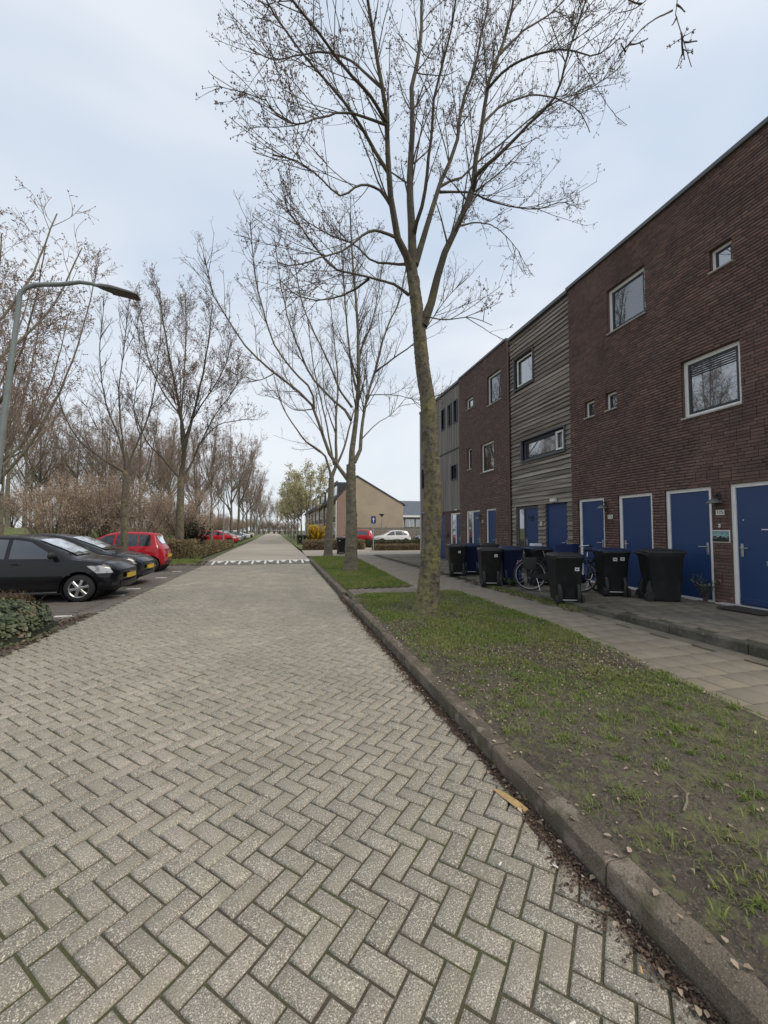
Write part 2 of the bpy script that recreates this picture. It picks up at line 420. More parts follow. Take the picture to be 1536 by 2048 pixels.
# edging slabs at the foot of the front terraces
for i in range(10):
    y = 1.2+.8*i
    MB().cbox(5.17,5.385,y,y+.792,.08,.126+rnd.uniform(-.003,.003),.004).build('edging_slab', PATIO, pave)

# raised front terrace, sinking to pavement level along the row
def patio_z(y): return float(np.interp(y, [4.5, 9.8], [.245, .155]))
PZ = lambda x, y: np.interp(y, [4.5, 9.8], [.245, .155])
terr = tag(MB().add([(5.5,0,.225),(8.1,0,.225),(8.1,4.5,.225),(5.5,4.5,.225),(8.1,9.8,.138),(5.5,9.8,.138),(8.1,23.4,.125),(5.38,23.4,.125),(5.38,9.8,.125)],
              [(0,1,2,3),(3,2,4,5),(5,4,6,7,8)]).build('terrace', JOINT), kind='structure')
cent = [(5.66+.302*i+(.151 if j % 2 else 0), .3+.302*j) for j in range(77) for i in range(8) if 5.66+.302*i+(.151 if j % 2 else 0) < 7.98]
lay('terrace_tile', terr, cent, [0]*len(cent), .298, .298, lambda x,y: np.interp(y,[4.5,9.8,11],[.245,.155,.14])+.008*(fnoise(x,y,1.3)-.5), PATIO, 150, ch=.003, seed=8, jr=.004)
tk = mat('terrace_kerb',(.13,.118,.095),.92,.12,[(3,(.05,.05,.03),.42,.6,.8),(20,(.2,.185,.15),.55,.7,.6)],(60,.7,.008))
for i in range(9):
    y = .6+1.0*i
    za, zb = patio_z(y), patio_z(y+.99)
    m_ = MB().loft([[(5.40,y,.06),(5.40,y,za-.015),(5.415,y,za+.004),(5.505,y,za+.004),(5.505,y,.06)],
                    [(5.40,y+.99,.06),(5.40,y+.99,zb-.015),(5.415,y+.99,zb+.004),(5.505,y+.99,zb+.004),(5.505,y+.99,.06)]])
    m_.build('terrace_kerb_stone', tk, terr)

# lawns: park on the left, island at the ramp, strips along the far street
def lawn_z(x, y):
    s = lambda t: np.clip(t,0,1)**2*(3-2*np.clip(t,0,1))
    return .03+1.75*s((np.asarray(y,float)-26.5)/13)*s((-8.5-np.asarray(x,float))/6)
gx, gy = np.r_[np.linspace(-120,-26,10), np.linspace(-24,-4.4,40)], np.r_[np.linspace(23,46,40), np.linspace(50,140,10)]
XX, YY = np.meshgrid(gx, gy); nxg = len(gx)
tag(link('lawn', np_mesh('lawn', np.c_[XX.ravel(),YY.ravel(),lawn_z(XX,YY).ravel()+.05*(fnoise(XX.ravel(),YY.ravel(),.5)-.5)], [(j*nxg+i,j*nxg+i+1,(j+1)*nxg+i+1,(j+1)*nxg+i) for j in range(len(gy)-1) for i in range(nxg-1)], LAWN, True)), kind='structure')
tag(MB().add([(-11,RAMP0+.3,.02),(-3.9,RAMP0+.3,.02),(-3.9,23,.02),(-11,23,.02)],[(0,1,2,3)]).build('island_soil', SOIL), kind='structure')

# ---------------------------------------------------------------- grass, fallen leaves, litter
def blades(name, P, h, wd, lean, m, seed, label):
    rg = np.random.default_rng(seed); n = len(P)
    a = rg.random(n)*2*math.pi; hh = h*rg.uniform(.5,1.3,n); ww = wd*rg.uniform(.6,1.3,n); ln = lean*rg.uniform(.2,1.2,n)*hh
    b = a + rg.normal(math.pi/2, .5, n)
    dx, dy = np.cos(a)*ww/2, np.sin(a)*ww/2
    lx, ly = np.cos(b)*ln, np.sin(b)*ln
    V = np.empty((n,5,3)); x, y, z = P[:,0], P[:,1], P[:,2]
    V[:,0] = np.c_[x-dx, y-dy, z-.004]; V[:,1] = np.c_[x+dx, y+dy, z-.004]
    V[:,2] = np.c_[x+dx*.8+lx*.35, y+dy*.8+ly*.35, z+hh*.62]; V[:,3] = np.c_[x-dx*.8+lx*.35, y-dy*.8+ly*.35, z+hh*.62]
    V[:,4] = np.c_[x+lx, y+ly, z+hh*.9]
    F = np.array([(0,1,2),(0,2,3),(3,2,4)])[None] + (np.arange(n)*5)[:,None,None]
    o = link(name, np_mesh(name, V.reshape(-1,3), F.reshape(-1,3), m))
    return tag(o, label, 'grass', kind='stuff')
GRASS = mat('grass_blade', (.205,.25,.058), .85, .35, [(1.1,(.28,.28,.10),.45,.65,.7)], hue=(.145,.215,.045), trans=.3)
rg = np.random.default_rng(11)
def scatter(n, y0, y1, dens):
    y = rg.uniform(y0, y1, n); x = 1.6+(verge_edge(y)+.04-1.6)*rg.random(n)
    k = rg.random(n) < dens(x, y)
    return x[k], y[k]
def dens_near(x, y):
    f = fnoise(x+2.2, y, 1.35)
    base = np.clip((f-.40)*7, 0, 1)
    fade = np.interp(y, [0.8,2.2,3.4,4.8,9], [.05,.14,.55,1.0,1.0])
    kerbside = np.interp(x, [1.6,1.75,2.2], [.5,.75,1])
    tuft = np.clip((vnoise(x, y, 4.5)-.62)*9, 0, 1)*np.interp(y,[1,4],[.55,.9])
    return np.clip(np.maximum(base*fade, np.interp(y,[1,3.5,5.8],[.05,.12,.5])) + tuft*.75, 0, 1)*kerbside
x, y = scatter(65000, .6, 9.05, dens_near)
tx, ty = scatter(1500, .6, 9.05, lambda x, y: np.clip((fnoise(x+2.2,y,1.35)-.36)*5,0.05,1)*np.interp(y,[.8,2.4,4,6,9],[.16,.35,.8,1,.8]))
k = rg.integers(25,60,len(tx)); sp = np.repeat(rg.uniform(.015,.05,len(tx)),k); x = np.r_[x, np.repeat(tx,k)+rg.normal(0,1,k.sum())*sp]; y = np.r_[y, np.repeat(ty,k)+rg.normal(0,1,k.sum())*sp]
k = (x > 1.57) & (x < verge_edge(y)+.05); x, y = x[k], y[k]
blades('grass', np.c_[x, y, verge_z(x,y)], .028, .006, 1.6, GRASS, 12, 'patchy short grass growing in the bare earth of the near verge')
x, y = scatter(45000, 4.6, 9.05, lambda x, y: np.clip((fnoise(x+2.2,y,1.35)-.36)*6,0,1)*np.interp(y,[4.6,6.2,9],[.25,1,1])*np.interp(x,[1.6,1.9],[.3,1]))
blades('grass', np.c_[x, y, verge_z(x,y)], .04, .008, 1.1, GRASS, 21, 'fresher green grass round the foot of the nearest tree')
x, y = scatter(60000, 10.0, 22.2, lambda x, y: np.clip(.35+fnoise(x,y,1.6)*1.0, 0, 1))
blades('grass', np.c_[x, y, verge_z(x,y)], .045, .012, 1.0, GRASS, 13, 'lusher short grass on the verge round the second street tree')
n = 14000; x = rg.uniform(-7.5,-4.0,n); y = rg.uniform(20.0,23,n); k = x < -3.4-(23-y)*.0
blades('grass', np.c_[x, y, np.full(n,.02)], .09, .02, .7, GRASS, 14, 'rough grass on the kerbed island beside the red car')

def leaves(name, X, Y, Z, size, m, seed, flat=.35, asp=.62):
    """curled dead leaves: two bent halves along a midrib, pointed at both ends"""
    rg2 = np.random.default_rng(seed); n = len(X)
    a = rg2.random(n)*2*math.pi; s = size*rg2.uniform(.5,1.3,n); c = rg2.uniform(.05,flat,n)*s
    T = np.array([(-.5,0,0),(-.15,asp/2,1),(.25,asp*.42,.9),(.5,0,.3),(.25,-asp*.42,.8),(-.15,-asp/2,1.1)])
    ca_, sa_ = np.cos(a)[:,None], np.sin(a)[:,None]; t1, t2 = rg2.normal(0,.25,n)[:,None], rg2.normal(0,.25,n)[:,None]
    lx, ly = T[:,0][None]*s[:,None], T[:,1][None]*s[:,None]
    V = np.stack([X[:,None]+lx*ca_-ly*sa_, Y[:,None]+lx*sa_+ly*ca_, Z[:,None]+T[:,2][None]*c[:,None]+lx*t1+ly*t2], -1)
    F = np.array([(0,3,2,1),(0,5,4,3)])[None]+(np.arange(n)*6)[:,None,None]
    return link(name, np_mesh(name, V.reshape(-1,3), F.reshape(-1,4), m))
DEAD = mat('dead_leaf', (.20,.15,.10), .9, .6, hue=(.38,.31,.23), trans=.15)
DARKLEAF = mat('rotten_leaf', (.085,.058,.04), .95, .5, hue=(.15,.095,.065))
x, y = scatter(19000, 1.2, 8.8, lambda x, y: np.clip((fnoise(x+5,y+1,1.1)-.34)*3.2,.03,1)*np.interp(y,[1.2,2.6,4,6.2,8.8],[.05,.14,1,.9,.2]))
tag(leaves('fallen_leaves', x, y, verge_z(x,y)+.006, .026, DEAD, 15, .7, .5), 'pale dry fallen leaves scattered over the near verge', 'leaves', kind='stuff')
n = 10500; y = .6+9*rg.random(n)**1.3; x = KX-.012-np.abs(rg.normal(0,.05,n))*np.interp(y,[.8,3,9],[1.15,1,.9])*(.4+1.2*vnoise(y,y*0,1.9)); 
tag(leaves('leaf_litter', x, y, .004+.012*rg.random(n)*np.clip((x-(KX-.12))/.1,0,1), .014, DARKLEAF, 16, .6), 'dark rotten leaf litter lying in the gutter along the kerb', 'litter', kind='stuff')
n = 260; y = .8+9*rg.random(n); x = KX-.01-np.abs(rg.normal(0,.06,n))
tag(leaves('leaf_litter', x, y, .016+0*x, .026, DEAD, 17, .5), 'paler dry leaf scraps lying on the gutter litter', 'litter', kind='stuff')
n = 1000; y = 6.3+4.2*rg.random(n); x = 5.33-(y-6)*.005-np.abs(rg.normal(0,.10,n))*np.interp(y,[6,8,10.5],[.7,1.1,.9])
tag(leaves('leaf_litter', x, y, .128+0*x, .045, DEAD, 18, .5), 'brown leaves gathered along the foot of the front terrace', 'litter', kind='stuff')
x = 5.35-np.abs(rg.normal(0,.09,1500)); y = 6.2+3.6*rg.random(1500)
blades('weeds', np.c_[x,y,np.full(1500,.125)], .06, .012, 1.0, GRASS, 19, 'low green weeds growing along the terrace edge by the bins')
x = KX+.13*rg.random(160)+.03; y = 1+8*rg.random(160)
tag(leaves('fallen_leaves', x, y, np.full(160,.125), .03, DEAD, 20, .3), 'dry leaf scraps lying on top of the kerb', 'leaves', kind='stuff')

ys = np.linspace(.3, 9.5, 120); wv = .045+.10*np.clip(fnoise(ys, ys*0+4, 1.6)-.25,0,1)+.02*rg.random(120)
mb = MB().add([(KX+.004,float(y),.012) for y in ys]+[(KX-float(a)*.6,float(y),.0065) for y, a in zip(ys,wv)]+[(KX-float(a),float(y),-.006) for y, a in zip(ys,wv)], [(i+s*120,i+1+s*120,i+1+(s+1)*120,i+(s+1)*120) for i in range(119) for s in (0,1)])
tag(mb.build('gutter_silt', mat('brown_silt',(.075,.05,.036),1,0,[(30,(.12,.082,.06),.5,.66,.7),(4,(.05,.036,.028),.45,.6,.7)],(70,1.0,.012)), smooth=True), 'strip of brown silt washed against the kerb', 'silt', kind='stuff')
# single bits lying about
b = MB(); 
for k_ in range(1): b.loft([[(-.11,-.012,0),(-.10,.018,.004),(-.11,.0,.02)],[(-.03,-.032,.002),(-.03,.03,.006),(-.03,0,.028)],[(.06,-.026,0),(.07,.022,.004),(.06,0,.022)],[(.13,-.008,0),(.135,.01,.003),(.13,0,.008)]])
tag(b.build('bark_piece', mat('pale_wood',(.50,.33,.14),.8,0,[(40,(.3,.18,.08),.5,.66,.7)],(60,.5,.006)), None, loc=(1.335,2.16,.006), rot=(0,0,1.9)), 'split piece of pale orange wood lying against the kerb', 'wood')
b = MB().tube([(0,0,0),(.07,.02,.01),(.15,.06,.012),(.2,.13,.006),(.21,.17,.02)], [.006,.006,.005,.004,.003], 6)
tag(b.build('twig', mat('grey_twig',(.2,.165,.12),.9,0), None, loc=(2.03,1.68,.15), rot=(0,0,.2)), 'curved grey twig lying on the bare earth of the verge', 'twig')
BUTT = mat('butt_paper', (.72,.69,.62), .8)
for i, (x, y, z, rz, lb) in enumerate([(1.03,1.78,.006,.6,'white paper scrap pressed flat on the pavers'),(1.275,1.70,.008,2.2,'pale cigarette butt beside the gutter litter near the kerb'),(1.28,1.24,.006,1.0,'short orange cigarette butt in the gutter'),(.93,1.17,.004,.1,'small cream scrap on the nearest pavers')]):
    o = MB().lathe([(.0035,-.012),(.004,-.011),(.004,.011),(.0035,.012)], 8, 'x').build('cigarette_butt', mat('orange_butt',(.6,.38,.16),.8) if i == 2 else BUTT, None, loc=(x,y,z+.004), rot=(0,0,rz))
    tag(o, lb, 'litter')
# ---------------------------------------------------------------- terraced houses on the right
BRICK = mat('dark_red_brick', (.185,.103,.081), .85, .28, [(.5,(.13,.08,.066),.4,.65,.5),(60,(.16,.10,.085),.58,.75,.5),(1.6,(.075,.046,.04),.5,.7,.55),(.9,(.20,.135,.11),.56,.72,.5)], (90,.6,.004), hue=(.13,.082,.07))
BRICKC = mat('brown_red_brick', (.185,.113,.092), .85, .20, [(.5,(.13,.085,.073),.4,.65,.5),(60,(.17,.11,.095),.58,.75,.4)], (90,.5,.004), hue=(.135,.088,.076))
MORTAR = mat('dark_mortar', (.062,.05,.044), .95, 0, [(8,(.10,.085,.072),.5,.7,.6)], (60,.5,.004))
WOOD = mat('weathered_board', (.262,.226,.19), .85, .26, [(3,(.125,.102,.082),.42,.60,.85),(9,(.37,.345,.31),.55,.7,.5),(.5,(.16,.115,.08),.5,.68,.6)], (14,.6,.006), stretch=(1,.18,4), hue=(.33,.29,.245))
WOODV = mat('grey_plank', (.235,.215,.19), .85, .16, [(3,(.14,.13,.118),.42,.62,.7),(8,(.24,.23,.215),.55,.7,.5)], (14,.6,.005), stretch=(1,4,.15), hue=(.27,.25,.22))
FRAMEW = mat('white_frame', (.84,.83,.79), .5, .02, [(6,(.60,.58,.53),.55,.75,.5)])
FRAMED = mat('dark_sash', (.035,.037,.042), .5)
CASING = mat('grey_casing', (.085,.09,.10), .6, 0, [(5,(.12,.12,.125),.5,.7,.5)])
BLUE = mat('blue_door_paint', (.020,.052,.148), .38, .05, [(1.5,(.016,.046,.138),.4,.65,.7),(25,(.025,.062,.175),.55,.7,.3)])
STEEL = mat('brushed_steel', (.50,.50,.48), .35, 0, metal=1.0)
ZINC = mat('roof_trim_metal', (.13,.14,.145), .5, 0, [(4,(.09,.10,.10),.5,.7,.5)], metal=.4)
ROOFF = mat('roof_felt', (.06,.06,.06), .95)
GLASS = glass_mat('window_glass', (.03,.036,.042), .26)
GLASS2 = glass_mat('clear_window_glass', (.03,.036,.042), .16, .02, .85)
CURT = mat('net_curtain', (.62,.60,.55), .95)
BLACKM = mat('black_metal', (.03,.03,.03), .5)
SILLC = mat('sill_concrete', (.42,.40,.36), .8, .08, [(8,(.28,.26,.23),.5,.7,.6)])

CH, BL, Z0 = .0625, .22, .1325
def snap(z): return Z0 + round((z-Z0)/CH)*CH
def cut(a, b, holes):
    """interval a..b minus holes"""
    out = [(a,b)]
    for h0, h1 in holes:
        nx = []
        for p, q in out:
            if h1 <= p or h0 >= q: nx.append((p,q)); continue
            if h0 > p: nx.append((p,h0))
            if h1 < q: nx.append((h1,q))
        out = nx
    return out

def brick_rects(y0, y1, z0, z1, ops, seed):
    rr = random.Random(seed); res = []
    nc = round((z1-z0)/CH)
    for c in range(nc):
        za = z0+c*CH; zb = za+CH-.011
        holes = [(o[0],o[1]) for o in ops if o[2] < za+CH*.5 < o[3]]
        off = (0, .11)[c % 2] if rr.random() < .7 else rr.choice((.055,.165))
        y = y0-off
        while y < y1:
            L = BL if rr.random() < .86 else BL/2
            a, b_ = max(y, y0), min(y+L-.010, y1); y += L
            if b_-a < .02: continue
            for p, q in cut(a, b_, holes):
                if q-p > .02: res.append((p,q,za,zb))
    return res

def bricks(house, off, rects, X, m, seed, n_single):
    rr = np.random.default_rng(seed)
    Rr = np.array(rects); cy, cz = (Rr[:,0]+Rr[:,1])/2, (Rr[:,2]+Rr[:,3])/2
    d = np.sqrt(X**2+cy**2+(cz-1.6)**2); vis = seen(np.c_[np.full(len(cy),X), cy, cz], 4)
    order = [i for i in np.argsort(np.where(vis,d,1e6)) if vis[i]][:n_single]
    single = set(order); cache = {}
    for i in order:
        a, b_, za, zb = rects[i]; L = round(b_-a, 4)
        if L not in cache:
            cache[L] = MB().loft([[(.03,-L/2,0),(.03,L/2,0),(.03,L/2,zb-za),(.03,-L/2,zb-za)],[(.003,-L/2,0),(.003,L/2,0),(.003,L/2,zb-za),(.003,-L/2,zb-za)],
                                  [(0,-L/2+.003,.003),(0,L/2-.003,.003),(0,L/2-.003,zb-za-.003),(0,-L/2+.003,zb-za-.003)]], False, True).mesh('brick', m)
        link('brick', cache[L], house, (X-off[0]+rr.normal(0,.0013), (a+b_)/2-off[1], za-off[2]), (0,0,rr.normal(0,.004)))
    keep = np.array([i for i in range(len(rects)) if i not in single])
    Q = Rr[keep]; n = len(Q); xf = X+rr.normal(0,.0016,n)
    V = np.empty((n,8,3))
    for k, (yi, zi) in enumerate([(0,2),(1,2),(1,3),(0,3)]):
        V[:,k] = np.c_[np.full(n,X+.03), Q[:,yi], Q[:,zi]]; V[:,k+4] = np.c_[xf, Q[:,yi], Q[:,zi]]
    V -= np.array(off)
    F = np.array([(7,6,5,4),(0,4,5,1),(1,5,6,2),(2,6,7,3),(3,7,4,0)])[None]+(np.arange(n)*8)[:,None,None]
    tag(link('bricks', np_mesh('bricks', V.reshape(-1,3), F.reshape(-1,4), m), house), kind='stuff')

def wall_mesh(y0, y1, z0, z1, ops, X, dep=.14):
    """wall face with real openings and reveals"""
    ys = sorted({y0,y1,*[o[0] for o in ops],*[o[1] for o in ops]}); zs = sorted({z0,z1,*[o[2] for o in ops],*[o[3] for o in ops]})
    mb = MB()
    for i in range(len(ys)-1):
        for j in range(len(zs)-1):
            c, d = (ys[i]+ys[i+1])/2, (zs[j]+zs[j+1])/2
            if any(o[0] < c < o[1] and o[2] < d < o[3] for o in ops): continue
            mb.add([(X,ys[i],zs[j]),(X,ys[i],zs[j+1]),(X,ys[i+1],zs[j+1]),(X,ys[i+1],zs[j])], [(0,3,2,1)])
    return mb
def reveal_mesh(ops, X, dep=.16):
    mb = MB()
    for a, b_, c, d in ops:
        q = [(a,c),(b_,c),(b_,d),(a,d)]
        for k in range(4):
            p, r = q[k], q[(k+1) % 4]
            mb.add([(X,*p),(X,*r),(X+dep,*r),(X+dep,*p)], [(0,1,2,3)])
    return mb
def reveals(ops, X, m, house, off, dep=.16):
    for o in ops: reveal_mesh([o], X, dep).build('reveal', m, house, off)

def frame_ring(mb, X0, X1, y0, y1, z0, z1, w_, wb=None):
    wb = wb or w_
    mb.box(X0,X1,y0,y0+w_,z0,z1); mb.box(X0,X1,y1-w_,y1,z0,z1)
    mb.box(X0+.001,X1-.001,y0+w_,y1-w_,z1-w_,z1); mb.box(X0+.001,X1-.001,y0+w_,y1-w_,z0,z0+wb)
    return mb

def window(house, off, op, X, style='white', blind=False, split=None, curtain=None):
    y0, y1, z0, z1 = op; e = .003
    dx = .085
    fm = FRAMEW if style == 'white' else CASING
    big = (y1-y0) > .6
    w_ = .075 if big else .05
    wn_ = frame_ring(MB(), X+dx, X+dx+.06, y0+e, y1-e, z0+e, z1-e, w_, w_*.9).build('window', fm, house, off)
    s_ = frame_ring(MB(), X+dx+.012, X+dx+.05, y0+w_+.001, y1-w_-.001, z0+w_+.001, z1-w_-.001, .05 if big else .035)
    s_.build('sash', FRAMED, wn_, off)
    MB().box(X+dx+.03, X+dx+.045, y0+w_+.02, y1-w_-.02, z0+w_+.02, z1-w_-.02).build('pane', GLASS2 if curtain else GLASS, wn_, off)
    if curtain:
        for ca0, ca1 in curtain:
            a, b_ = y0+w_+(y1-y0-2*w_)*ca0, y0+w_+(y1-y0-2*w_)*ca1; k = int((b_-a)/.012)+2
            MB().add([(X+dx+.062+.008*math.sin(i*1.05), a+(b_-a)*i/k, z) for z in (z0+w_, z1-w_) for i in range(k+1)], [(i,i+1,k+2+i,k+1+i) for i in range(k)]).build('curtain', CURT, wn_, off, smooth=True)
    if style == 'white':
        MB().cbox(X-.035, X+dx-.002, y0-.015, y1+.015, z0-.03, z0+.006, .006).build('sill', SILLC, wn_, off)
    else:
        frame_ring(MB(), X-.045, X+dx-.002, y0-.045, y1+.045, z0-.045, z1+.045, .045).build('casing', CASING, wn_, off)
    if split:
        MB().box(X+dx-.02, X+dx+.058, split-.035, split+.035, z0+.004, z1-.004).build('mullion', CASING, wn_, off)
    if blind:
        for k in range(5):
            z = z1-w_-.07-.045*k
            MB().loft([[(X+dx+.028-.004,y,z),(X+dx+.028-.012,y,z-.02),(X+dx+.028-.009,y,z-.022),(X+dx+.028-.001,y,z-.002)] for y in (y0+w_+.06, y1-w_-.06)]).build('blind_slat', BLACKM, wn_, off)
    return wn_

def door(house, off, op, X, fm, hinge='far', slot=False, sidelight=None, lever=True, frame_w=.07):
    y0, y1, z0, z1 = op; e = .003; dx = .06
    d_ = MB().cbox(X+dx+.012, X+dx+.055, y0+frame_w+.004, (sidelight[0] if sidelight else y1-frame_w)-.004, z0+.06, z1-frame_w-.004, .004).build('door', BLUE, house, off)
    fr = frame_ring(MB(), X+dx-.012, X+dx+.06, y0+e, y1-e, z0+e, z1-e, frame_w, .05)
    if sidelight: fr.box(X+dx-.012, X+dx+.06, sidelight[0], sidelight[0]+.06, z0+.05, z1-frame_w)
    fr.build('frame', fm, d_, off)
    if sidelight:
        MB().box(X+dx+.02, X+dx+.035, sidelight[0]+.06, y1-frame_w-.0, z0+.06, z1-frame_w).build('sidelight', GLASS, d_, off)
    if lever:
        hy = y0+frame_w+.07 if hinge == 'far' else (sidelight[0] if sidelight else y1-frame_w)-.07
        sg = 1 if hinge == 'far' else -1
        h_ = MB().cbox(X+dx-.002, X+dx+.011, hy-.022, hy+.022, z0+.92, z0+1.16, .004)
        h_.tube([(X+dx,hy,z0+1.08),(X+dx-.05,hy,z0+1.08),(X+dx-.055,hy+sg*.012,z0+1.08),(X+dx-.055,hy+sg*.13,z0+1.08)], .0095, 8)
        h_.lathe([(.010,X+dx-.010),(.010,X+dx-.002)], 12, 'x', (0,hy,z0+.97))
        h_.build('handle', STEEL, d_, off, angle=40)
    if slot:
        s_ = MB().cbox(X+dx-.004, X+dx+.011, y0+.18, y0+.5, z0+.79, z0+.87, .004); s_.build('letter_slot', STEEL, d_, off)
        MB().box(X+dx-.008, X+dx-.0045, y0+.20, y0+.48, z0+.812, z0+.848).build('letter_flap', mat('slot_flap',(.2,.2,.2),.5), d_, off)
    return d_

def S(op): return (op[0], op[1], snap(op[2]), snap(op[3]))
ROOF = Z0+135*CH     # 8.57

# --- near brick house
A0, A1 = 1.2, 9.65
winA = [S(o) for o in [(7.15,8.24,6.58,7.72),(5.33,5.73,6.57,6.99),(5.27,6.37,3.9,5.08),(8.73,9.08,4.64,5.10),(8.02,8.36,4.66,5.10),(2.2,3.3,6.58,7.72),(2.0,3.1,3.9,5.08)]]
dooA = [S(o) for o in [(8.49,9.41,.2,2.43),(7.12,8.06,.2,2.43),(5.86,6.82,.2,2.43),(4.53,5.54,.2,2.43)]]
offA = (8.0, 5.4, .1)
hA = tag(empty('terraced_house', offA), 'near dark red brick house with four blue doors and number 175', 'house', 'terraced houses')
opsA = winA+dooA
wall_mesh(A0, A1, .1, ROOF, opsA, 8.010).build('wall', MORTAR, hA, offA)
reveals(opsA, 8.012, BRICK, hA, offA)
bricks(hA, offA, brick_rects(A0, A1, Z0, ROOF, opsA, 5), 8.0, BRICK, 6, 300)
MB().box(8.17,16,A0,A1-.01,.1,ROOF-.02).build('core', ROOFF, hA, offA)
rf = MB().box(8.02,16.1,A0,A1,ROOF+.001,ROOF+.05).build('roof', ROOFF, hA, offA)
MB().cbox(7.945,8.2,A0-.05,A1+.035,ROOF-.02,ROOF+.075,.008).build('roof_edge', ZINC, rf, offA)
for i, o in enumerate(winA): window(hA, offA, o, 8.0, blind=(i == 2), curtain={0:((.0,.22),(.72,1.)),4:((0,1),)}.get(i))
door(hA, offA, dooA[0], 8.0, FRAMEW, 'far'); door(hA, offA, dooA[1], 8.0, FRAMEW, 'near')
door(hA, offA, dooA[2], 8.0, FRAMEW, 'far'); d4 = door(hA, offA, dooA[3], 8.0, FRAMEW, 'near', slot=True)
MB().lathe([(.014,8.062),(.014,8.07)], 12, 'x', (0,5.36,1.78)).build('spy_hole', STEEL, d4, offA)
MB().box(8.062,8.07,4.98,5.09,1.60,1.615).build('name_strip', FRAMEW, d4, offA)
MB().cbox(8.052,8.071,4.63,5.45,.28,.38,.004).build('kick_plate', mat('kick_paint',(.02,.042,.125),.4), d4, offA)
MB().cbox(7.80,7.99,4.35,5.72,.235,.262,.006).build('doorstep', SILLC, hA, offA)

# --- board-clad house, set back a little
B0, B1, XB = 9.65, 12.93, 8.10
winB = [(11.44,12.50,6.58,7.69),(9.99,12.13,3.96,4.66)]
dooB = [(11.32,12.57,.15,2.40),(9.96,10.93,.15,2.40)]
offB = (8.0, 11.2, .1)
hB = tag(empty('terraced_house', offB), 'house clad in weathered horizontal boards between the two brick fronts', 'house', 'terraced houses')
opsB = winB+dooB
wall_mesh(B0, B1, .1, 8.56, opsB, XB+.03).build('wall', mat('dark_membrane',(.03,.027,.024),.95), hB, offB)
reveals(opsB, XB+.005, CASING, hB, offB, .15)
MB().box(8.29,16,B0+.01,B1-.01,.1,8.54).build('core', ROOFF, hB, offB)
rr = random.Random(21)
zb = .2; nb = 0
while zb < 8.5:
    hgt = .142+rr.uniform(-.012,.012)
    holes = [(o[0]-.012, o[1]+.012) for o in opsB if o[2]-.02 < zb+hgt*.5 < o[3]+.02]
    for a, b_ in cut(B0+.015, B1-.11, holes):
        if b_-a < .04: continue
        st = max(2, int((b_-a)/.3)+1); rings = []; ph = rr.random()*6; am = rr.uniform(.002,.008)
        for k in range(st+1):
            y = a+(b_-a)*k/st; wv = am*math.sin(y*rr.uniform(2.5,3.2)+ph)+rr.uniform(-.003,.003)
            rings.append([(XB-.044,y,zb-.018+wv),(XB-.010,y,zb-.021+wv),(XB+.028,y,zb+hgt-.004),(XB+.008,y,zb+hgt),(XB-.034,y,zb+.014+wv)])
        MB().loft(rings).build('board', WOOD, hB, offB); nb += 1
    zb += hgt
rf = MB().box(8.12,16.1,B0+.04,B1-.005,8.561,8.60).build('roof', ROOFF, hB, offB)
MB().cbox(7.99,8.25,B0+.04,B1-.005,8.52,8.635,.008).build('roof_edge', ZINC, rf, offB)
window(hB, offB, winB[0], XB-.03, 'grey'); window(hB, offB, winB[1], XB-.03, 'grey', split=10.47)
frame_ring(MB(), XB+.005, XB+.06, 10.08, 10.43, 4.03, 4.60, .05).build('vent_sash', FRAMEW, hB, offB)
fr_ = MB(); frame_ring(fr_, XB+.005, XB+.05, 11.53, 12.42, 6.67, 7.60, .04).build('sash_trim', FRAMEW, hB, offB)
dB = door(hB, offB, dooB[0], XB-.03, CASING, 'near', sidelight=(12.10,))
cur = MB().tube([(8.128+.0*t, 11.95-.33*t/10, 2.02+.05*math.sin(t*1.9)+.03*math.cos(t*.9)) for t in range(11)], .008, 6)
cur.tube([(8.128, 11.72+.06*math.cos(t*.7), 1.97+.06*math.sin(t*.7)) for t in range(10)], .007, 6)
cur.build('door_motif', BLACKM, dB, offB)
door(hB, offB, dooB[1], XB-.03, mat('blue_frame',(.020,.056,.165),.45), 'far', frame_w=.03)

# --- further brick house
C0, C1 = 12.93, 16.98
winC = [S(o) for o in [(13.35,14.37,6.58,7.77),(15.60,16.28,6.95,7.42),(13.93,14.96,3.93,5.13),(15.79,16.19,4.24,5.17)]]
dooC = [S(o) for o in [(15.10,16.38,.15,2.43),(13.80,14.60,.15,2.43)]]
offC = (8.0, 15.0, .1)
hC = tag(empty('terraced_house', offC), 'further brown brick house between the horizontal boards and vertical planks', 'house', 'terraced houses')
opsC = winC+dooC
wall_mesh(C0, C1, .1, ROOF+.06, opsC, 8.010).build('wall', MORTAR, hC, offC)
reveals(opsC, 8.012, BRICKC, hC, offC)
bricks(hC, offC, brick_rects(C0, C1, Z0, ROOF+.0625, opsC, 8), 8.0, BRICKC, 9, 0)
MB().box(8.0115,8.17,C0,C0+.0,.1,.1).build('corner', BRICKC, hC, offC) if False else None
MB().add([(8.0,C0-.001,.1),(8.2,C0-.001,.1),(8.2,C0-.001,ROOF),(8.0,C0-.001,ROOF)],[(0,1,2,3)]).build('end_return', BRICKC, hC, offC)
MB().box(8.17,16,C0+.005,C1-.01,.1,ROOF).build('core', ROOFF, hC, offC)
rf = MB().box(8.02,16.1,C0,C1,ROOF+.063,ROOF+.1).build('roof', ROOFF, hC, offC)
MB().cbox(7.95,8.2,C0-.035,C1+.02,ROOF+.04,ROOF+.13,.008).build('roof_edge', ZINC, rf, offC)
MB().tube([(8.03,C0-.055,.14),(8.03,C0-.055,ROOF-.05),(8.06,C0-.055,ROOF+.03)], .045, 10).build('downpipe', mat('brown_pipe',(.12,.06,.045),.5,0,[(3,(.08,.045,.035),.4,.6,.6)]), hC, offC, angle=40)
